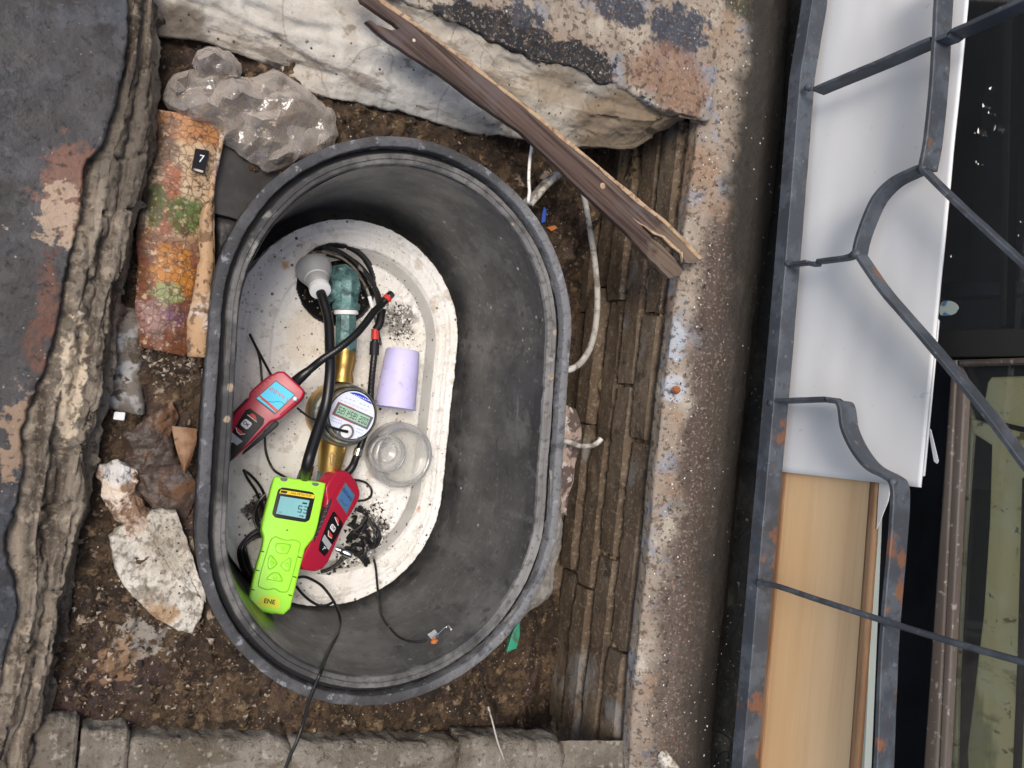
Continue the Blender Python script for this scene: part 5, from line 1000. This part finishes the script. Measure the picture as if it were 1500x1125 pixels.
cemv = catmull([at(*q) for q in ((823, 700, -.014), (824, 757, -.014), (821, 805, -.014), (812, 834, -.014), (808, 868, -.014), (790, 886, -.014), (768, 904, -.014), (755, 920, -.014))], 6)
obj('cement_smear', wobble(rails([[p + V3(-.028, .012, .006) for p in cemv], [p + V3(-.012, .005, .006) for p in cemv], cemv, [p + V3(.005, 0, -.08) for p in cemv]], 120, [6, 6, 10], lambda P: .004 * fbm(P, 60, 3)), .004, 30, 12), m_cemg, label='grey cement smear along the lower right of the rim', cat='cement', smooth='all')
obj('yellow_flake', slab(Plane(at(1002, 661, .006), (-.2, .1, 1)), [(994, 663), (998, 655), (1004, 652), (1010, 656), (1010, 664), (1002, 669)], 0, .003, .001, 0), m_yelc, label='single yellow flake lying on the concrete curb', cat='flake')
obj('orange_flake', slab(Plane(at(977, 937, .008), (-.2, .1, 1)), [(972, 930), (977, 927), (983, 934), (984, 941), (978, 947), (973, 941)], 0, .004, .001, 0), m_org, label='bright orange rust flake on the lower part of the curb', cat='flake')
obj('rust_bolt_head', wobble(lathe([(.0005, .003), (.004, .0025), (.0062, .0005), (.007, -.004)], at(992, 571, .010), (-.2, 0, 1), 16, cap=False), .002, 160, 8), m_rust, label='rusty bolt stub in the pale patch of the curb', cat='bolt')
obj('striped_cloth_scrap', blob([(965, 1108), (975, 1100), (984, 1112), (990, 1130), (975, 1135)], .012, .014, nv=14, seed=83), m_foam2, label='small pale cloth scrap on the curb at the bottom edge', cat='scrap')

# crumbs: nobody could count them
rgc = np.random.default_rng(12)
def scatter(name, poly, n, smin, smax, m, zf_, seed, flat=.5, lift=.0):
    xs = [p[0] for p in poly]; ys = [p[1] for p in poly]; out = []; g = np.random.default_rng(seed)
    while len(out) < n:
        x, y = g.uniform(min(xs), max(xs)), g.uniform(min(ys), max(ys))
        if in_poly(x, y, poly): out.append(zf_(x, y))
    return chips([p + V3(0, 0, lift) for p in out if p is not None], smin, smax, flat, seed)
def soil_ok(x, y):
    p = on_soil(x, y, .001); return p if float(sdf(p.x, p.y, .127, .245)) > .004 else None
pit = [(215, 200), (500, 120), (1000, 220), (960, 400), (860, 700), (820, 1000), (700, 1070), (70, 1060), (110, 800), (160, 520)]
def stuff(name, vf, m, lab, cat): return obj(name, vf, m, label=lab, cat=cat, kind='stuff', smooth=False)
stuff('crumbs', scatter('', pit, 5500, .0012, .0052, m_chip2, soil_ok, 1, .7), m_chip2, 'brown crumbs strewn over the soil', 'crumbs')
stuff('grit', scatter('', pit, 750, .0008, .0034, m_chip1, soil_ok, 2, .7), m_chip1, 'pale grit strewn over the soil', 'grit')
stuff('flakes', scatter('', pit, 1600, .002, .0085, m_chip3, soil_ok, 3, .4), m_chip3, 'dark flakes strewn over the soil', 'flakes')
lowl = [(90, 830), (290, 880), (330, 960), (420, 1010), (400, 1060), (90, 1050)]
stuff('rubble', join(scatter('', lowl, 300, .0012, .0060, m_foam2, soil_ok, 4, .6), scatter('', [(200, 500), (300, 510), (300, 560), (230, 570)], 90, .002, .007, m_foam2, soil_ok, 14, .6)), m_rub, 'pale broken rubble in the lower left pit corner', 'rubble')
def curb_pt(x, y): return at(x, y, .014 - max(0, (x - 1040) / 2500))
cpoly = [(1020, 180), (1090, 200), (1095, 500), (1060, 1125), (935, 1125), (975, 640)]
stuff('bits_on_curb', scatter('', cpoly, 230, .0008, .0026, m_chip4, curb_pt, 5, .6), m_chip4, 'white foam bits scattered on the curb', 'foam bits')
stuff('grit_on_curb', scatter('', cpoly, 900, .0008, .0028, m_chip3, curb_pt, 6, .5), m_chip3, 'dark grit scattered on the curb', 'grit')
def foam_pt(x, y):
    p = at(x, y, FZ + .001); q = fsd(p.x, p.y, FL, FR); return p if q < -.006 and math.hypot(p.x - hc.x, p.y - hc.y) > HR + .004 else None
fpoly = [(350, 420), (420, 350), (560, 350), (640, 450), (650, 700), (590, 820), (450, 870), (340, 760)]
stuff('dirt_on_plate', join(scatter('', fpoly, 750, .0006, .0022, m_chip3, foam_pt, 7, .4), scatter('', [(350, 720), (385, 720), (390, 770), (360, 760)], 120, .001, .0045, m_chip3, foam_pt, 8, .5), scatter('', [(515, 740), (560, 735), (570, 790), (530, 830), (470, 845), (500, 800)], 260, .001, .005, m_chip3, foam_pt, 9, .5), scatter('', [(560, 430), (600, 450), (606, 500), (570, 500)], 160, .0008, .0028, m_chip3, foam_pt, 10, .5)), m_chip3, 'black dirt scattered over the foam plate', 'dirt')
stuff('crumbled_foam', join(scatter('', [(560, 415), (600, 440), (608, 505), (560, 500)], 180, .001, .0045, m_chip4, foam_pt, 15, .6), scatter('', [(515, 700), (575, 735), (568, 790), (530, 830), (500, 830), (515, 770)], 330, .001, .0055, m_chip4, foam_pt, 16, .6)), m_chip4, 'crumbled white foam on the plate', 'foam crumbs')
def hole_pt(x, y):
    p = at(x, y, FZ - .012); r_ = math.hypot(p.x - hc.x, p.y - hc.y); return p + V3(0, 0, -.008 * (1 - r_ / HR)) if r_ < HR * .92 else None
stuff('dirt_in_hole', join(scatter('', [(440, 355), (560, 355), (560, 470), (440, 470)], 260, .001, .005, m_chip2, hole_pt, 17, .6)), m_chip2, 'brown dirt lying in the round hole', 'dirt')
stuff('specks_in_hole', scatter('', [(440, 355), (560, 355), (560, 470), (440, 470)], 60, .001, .0028, m_chip4, lambda x, y: (hole_pt(x, y) + V3(0, 0, .006)) if hole_pt(x, y) is not None else None, 18, .6), m_chip4, 'white specks in the round hole', 'specks')

# ================================================================== GRILLE, SHEET, BOARD AND WINDOW ON THE RIGHT
GX = .950
gr = thing('iron_grille', 'grey iron window grille with curved and diagonal bars', 'grille', (GX, 0, .09))
bq = [atX(x, y, GX) for x, y in ((1206, -160), (1190, 0), (1172, 110), (1148, 412), (1139, 520), (1115, 792), (1087, 1125), (1072, 1300))]
bz = sum(p.z for p in bq) / len(bq)
def sweep_box(pts, depth, thick, X0=None, k=6, xoff=0.0):
    """flat bar following pts (in a plane X=const), 'depth' into the wall, 'thick' across"""
    Q = catmull(pts, k); V = []; n = len(Q)
    for i, p in enumerate(Q):
        T = (Q[min(i + 1, n - 1)] - Q[max(i - 1, 0)]); T.x = 0; T.normalize(); N2 = V3(0, -T.z, T.y)
        if N2.z < 0 or (abs(N2.z) < .02 and N2.y < 0): N2 = -N2
        for dx, dn_ in ((0, 0), (.0012, .0012), (depth, .0012), (depth, -thick), (0, -thick)): V.append(V3(p.x + dx, p.y, p.z) + N2 * dn_)
    m = 5; F = []
    for i in range(n - 1):
        for j in range(m): F.append((i * m + j, i * m + (j + 1) % m, (i + 1) * m + (j + 1) % m, (i + 1) * m + j))
    F.append(tuple(range(m))); F.append(tuple(range((n - 1) * m, n * m))[::-1]); return V, F
dense = [V3(GX, y_, np.interp(-y_, [-p.y for p in bq], [p.z for p in bq])) for y_ in np.linspace(bq[0].y, bq[-1].y, 160)]
obj('frame_bar', wobble(sweep_box(dense, .032, .022, k=1), .0007, 25, 2), m_iron, gr)
def gbar(nm, pts, depth=.030, thick=.0045, X_=GX): return obj(nm, wobble(sweep_box([atX(x, y, X_) for x, y in pts], depth, thick), .0005, 30, len(pts)), m_iron, gr)
gbar('straight_bar', [(1376, -60), (1372, 0), (1366, 110), (1357, 200), (1349, 244)], .034)
gbar('curved_bar', [(1349, 244), (1330, 252), (1303, 266), (1280, 290), (1264, 325), (1255, 352), (1251, 371)], .028)
gbar('diagonal_bar', [(1349, 246), (1400, 296), (1450, 342), (1500, 388), (1560, 442)], .020)
gbar('diagonal_bar', [(1253, 371), (1290, 424), (1340, 482), (1400, 553), (1450, 615), (1500, 682), (1560, 760)], .026)
gbar('short_bar', [(1251, 372), (1236, 378), (1200, 383), (1180, 385), (1154, 388)], .016)
gbar('diagonal_bar', [(1190, 132), (1230, 115), (1290, 90), (1353, 62), (1405, 42), (1463, 16), (1520, -10)], .026)
gbar('curved_bar', [(1135, 588), (1180, 586), (1218, 586), (1229, 594), (1234, 625), (1247, 655), (1268, 682), (1295, 697), (1306, 708), (1308, 740), (1302, 820), (1295, 900), (1290, 980), (1284, 1125), (1278, 1250)], .034)
obj('round_rod', tube([atX(*q, GX - .004) for q in ((1112, 853), (1140, 859), (1200, 879), (1300, 911), (1400, 942), (1500, 970), (1580, 992))], .0042, 12), m_iron, gr)
for x, y, s_ in ((1184, 128, .007), (1156, 386, .006), (1130, 590, .007), (1114, 854, .008), (1253, 372, .008), (1350, 247, .007), (1308, 706, .006), (1300, 911, .007)):
    obj('weld', wobble(lathe([(.0005, s_), (s_ * .7, s_ * .7), (s_, 0), (s_ * .7, -s_ * .7), (.0005, -s_)], atX(x, y, GX + .004), (0, 0, 1), 14, cap=False), .003, 90, x), m_iron, gr, smooth='all')
def xsheet(out, X_, th, nu=70, nv=50, amp=.003, seed=1):
    """a bowed sheet standing at depth X: corners seen at out = (top left, top right, bottom right, bottom left)"""
    a, b, c, d_ = [atX(x, y, X_) for x, y in out]; T = []
    for i in range(nu + 1):
        for j in range(nv + 1): s, t = i / nu, j / nv; T.append(a.lerp(d_, s).lerp(b.lerp(c, s), t))
    A = np.array([list(p) for p in T]); A[:, 0] += amp * fbm(A, 6, 3, seed=seed, stretch=(1, .5, 1)); T = [V3(*p) for p in A]; n = len(T)
    V = T + [p + V3(th, 0, 0) for p in T]; F = [tuple(f) for f in grid_faces(nu + 1, nv + 1)] + [tuple(i + n for i in f[::-1]) for f in grid_faces(nu + 1, nv + 1)]
    per = [j for j in range(nv + 1)] + [i * (nv + 1) + nv for i in range(1, nu + 1)] + [nu * (nv + 1) + j for j in range(nv - 1, -1, -1)] + [i * (nv + 1) for i in range(nu - 1, 0, -1)]
    for k in range(len(per)): p, q = per[k], per[(k + 1) % len(per)]; F.append((p, q, q + n, p + n))
    return V, F
obj('white_sheet', xsheet([(1200, -60), (1423, -60), (1348, 714), (1128, 689)], 1.000, .003, amp=.005, seed=3), m_sheet, label='large white foam sheet standing behind the iron grille', cat='foam sheet', smooth='all')
obj('white_sheet', xsheet([(1370, 462), (1375, 470), (1354, 697), (1346, 699)], 1.0045, .002, 20, 6, .003, 5), m_sheet, label='thin second white sheet peeping out at the edge of the large one', cat='foam sheet', smooth='all')
obj('white_sliver', slab(Plane(atX(1366, 655, 1.02), (-1, 0, 0)), [(1359, 625), (1363, 630), (1374, 675), (1372, 679), (1368, 676)], 0, .002, 0, 0), m_sheet, label='white splinter sticking out right of the large white sheet', cat='sliver', smooth=False)
obj('pink_scrap', slab(Plane(atX(1290, 740, 1.012), (-1, 0, 0)), [(1288, 705), (1306, 706), (1300, 735), (1284, 775)], 0, .002, 0, 0), m_sheet, label='pinkish torn corner between the board and the curved bar', cat='scrap', smooth=False)
brd = thing('wooden_board', 'pale tan wooden board standing behind the grille under the white sheet', 'board', tuple(atX(1200, 1120, 1.02)))
bv = xsheet([(1150, 640), (1284, 640), (1240, 1220), (1103, 1220)], 1.010, .014, 40, 40, .002, 9)
obj('board_face', bv, m_board, brd, smooth='all')
for q in ([(1146, 640), (1156, 640), (1108, 1220), (1099, 1220)], [(1279, 640), (1289, 640), (1247, 1220), (1237, 1220)]): obj('board_edge', xsheet(q, 1.0085, .012, 40, 3, .002, 9), m_boarde, brd, smooth='all')

win = thing('window', 'dark window with brown grey frame behind the grille', 'window', (1.10, 0, .06))
def xbox(pts, X_, th, m, nm, par, bev=.002): return obj(nm, slab(Plane(V3(X_, 0, 0), (-1, 0, 0)), pts, 0, th, bev, 0), m, par)
xbox([(1268, 700), (1274, 700), (1243, 1250), (1236, 1250)], 1.055, .012, m_railm, 'window_track', win)
xbox([(1276, 760), (1284, 740), (1262, 1250), (1250, 1250)], 1.050, .014, m_railm, 'window_track', win)
xbox([(1372, 484), (1640, 478), (1640, 520), (1370, 524)], 1.080, .03, m_dframe, 'lower_rail', win)
xbox([(1393, 527), (1401, 527), (1366, 1250), (1340, 1250), (1352, 1125)], 1.074, .016, m_frame, 'sash_strip', win, .003)
xbox([(1402, 536), (1414, 560), (1378, 1250), (1369, 1250)], 1.078, .014, m_frame, 'sash_strip', win, .003)
xbox([(1402, 527), (1640, 519), (1640, 528), (1404, 536)], 1.076, .016, m_frame, 'sash_rail', win, .003)
xbox([(1300, -150), (1700, -150), (1700, 483), (1330, 484)], 1.094, .004, m_glass, 'upper_pane', win, 0)
xbox([(1405, 530), (1640, 524), (1640, 1250), (1370, 1250)], 1.092, .004, m_glass, 'lower_pane', win, 0)
xbox([(1470, -150), (1486, -150), (1474, 478), (1464, 478)], 1.10, .02, m_dframe, 'inner_stile', win)
xbox([(1380, 415), (1640, 405), (1640, 425), (1378, 436)], 1.12, .03, m_room, 'inner_rail', win)
obj('oval_sticker', slab(Plane(V3(1.0935, 0, 0), (-1, 0, 0)), [(1378, 441), (1392, 440), (1402, 445), (1405, 452), (1399, 460), (1386, 463), (1375, 462)], 0, .0008, 0, 2), mat('faded_sticker', (.33, .40, .38), [dict(s=50, lo=.5, hi=.6, col=(.06, .14, .24))], rough=.5), win, smooth=False)
bx = thing('stained_panel', 'stained yellow green panel with rounded corner behind the lower window pane', 'panel', tuple(atX(1450, 1100, 1.15)))
Xp = 1.112
xbox([(1411, 556), (1418, 540), (1432, 534), (1640, 528), (1640, 1250), (1376, 1250)], Xp, .02, m_dframe, 'panel_back', bx, .004)
xbox([(1408, 600), (1413, 575), (1428, 620), (1424, 660), (1414, 800), (1404, 1000), (1399, 1250), (1378, 1250)], Xp - .008, .006, m_stain, 'left_strip', bx, .002)
xbox([(1446, 560), (1452, 552), (1640, 546), (1640, 622), (1500, 626), (1452, 615), (1441, 590)], Xp - .010, .008, m_stain, 'upper_field', bx, .003)
xbox([(1420, 612), (1450, 622), (1500, 634), (1640, 640), (1640, 1250), (1424, 1250), (1416, 1100), (1428, 1000), (1440, 900), (1449, 760), (1452, 652), (1425, 635)], Xp - .011, .008, m_stain, 'lower_field', bx, .003)
obj('panel_post', slab(Plane(V3(Xp - .018, 0, 0), (-1, 0, 0)), [(1497, 700), (1504, 700), (1500, 960), (1488, 1250), (1478, 1250), (1490, 960)], 0, .006, .001, 0), m_frame, bx)
gs = [];
for x, y in ((1448, 165), (1457, 187), (1433, 193), (1428, 195), (1430, 237), (1433, 240), (1450, 130), (1495, 325), (1492, 345), (1440, 155), (1393, 376)): gs.append(atX(x, y, 1.090))
obj('glass_specks', chips(gs, .002, .0055, .3, 44), m_chip4, win, smooth=False, kind='stuff')
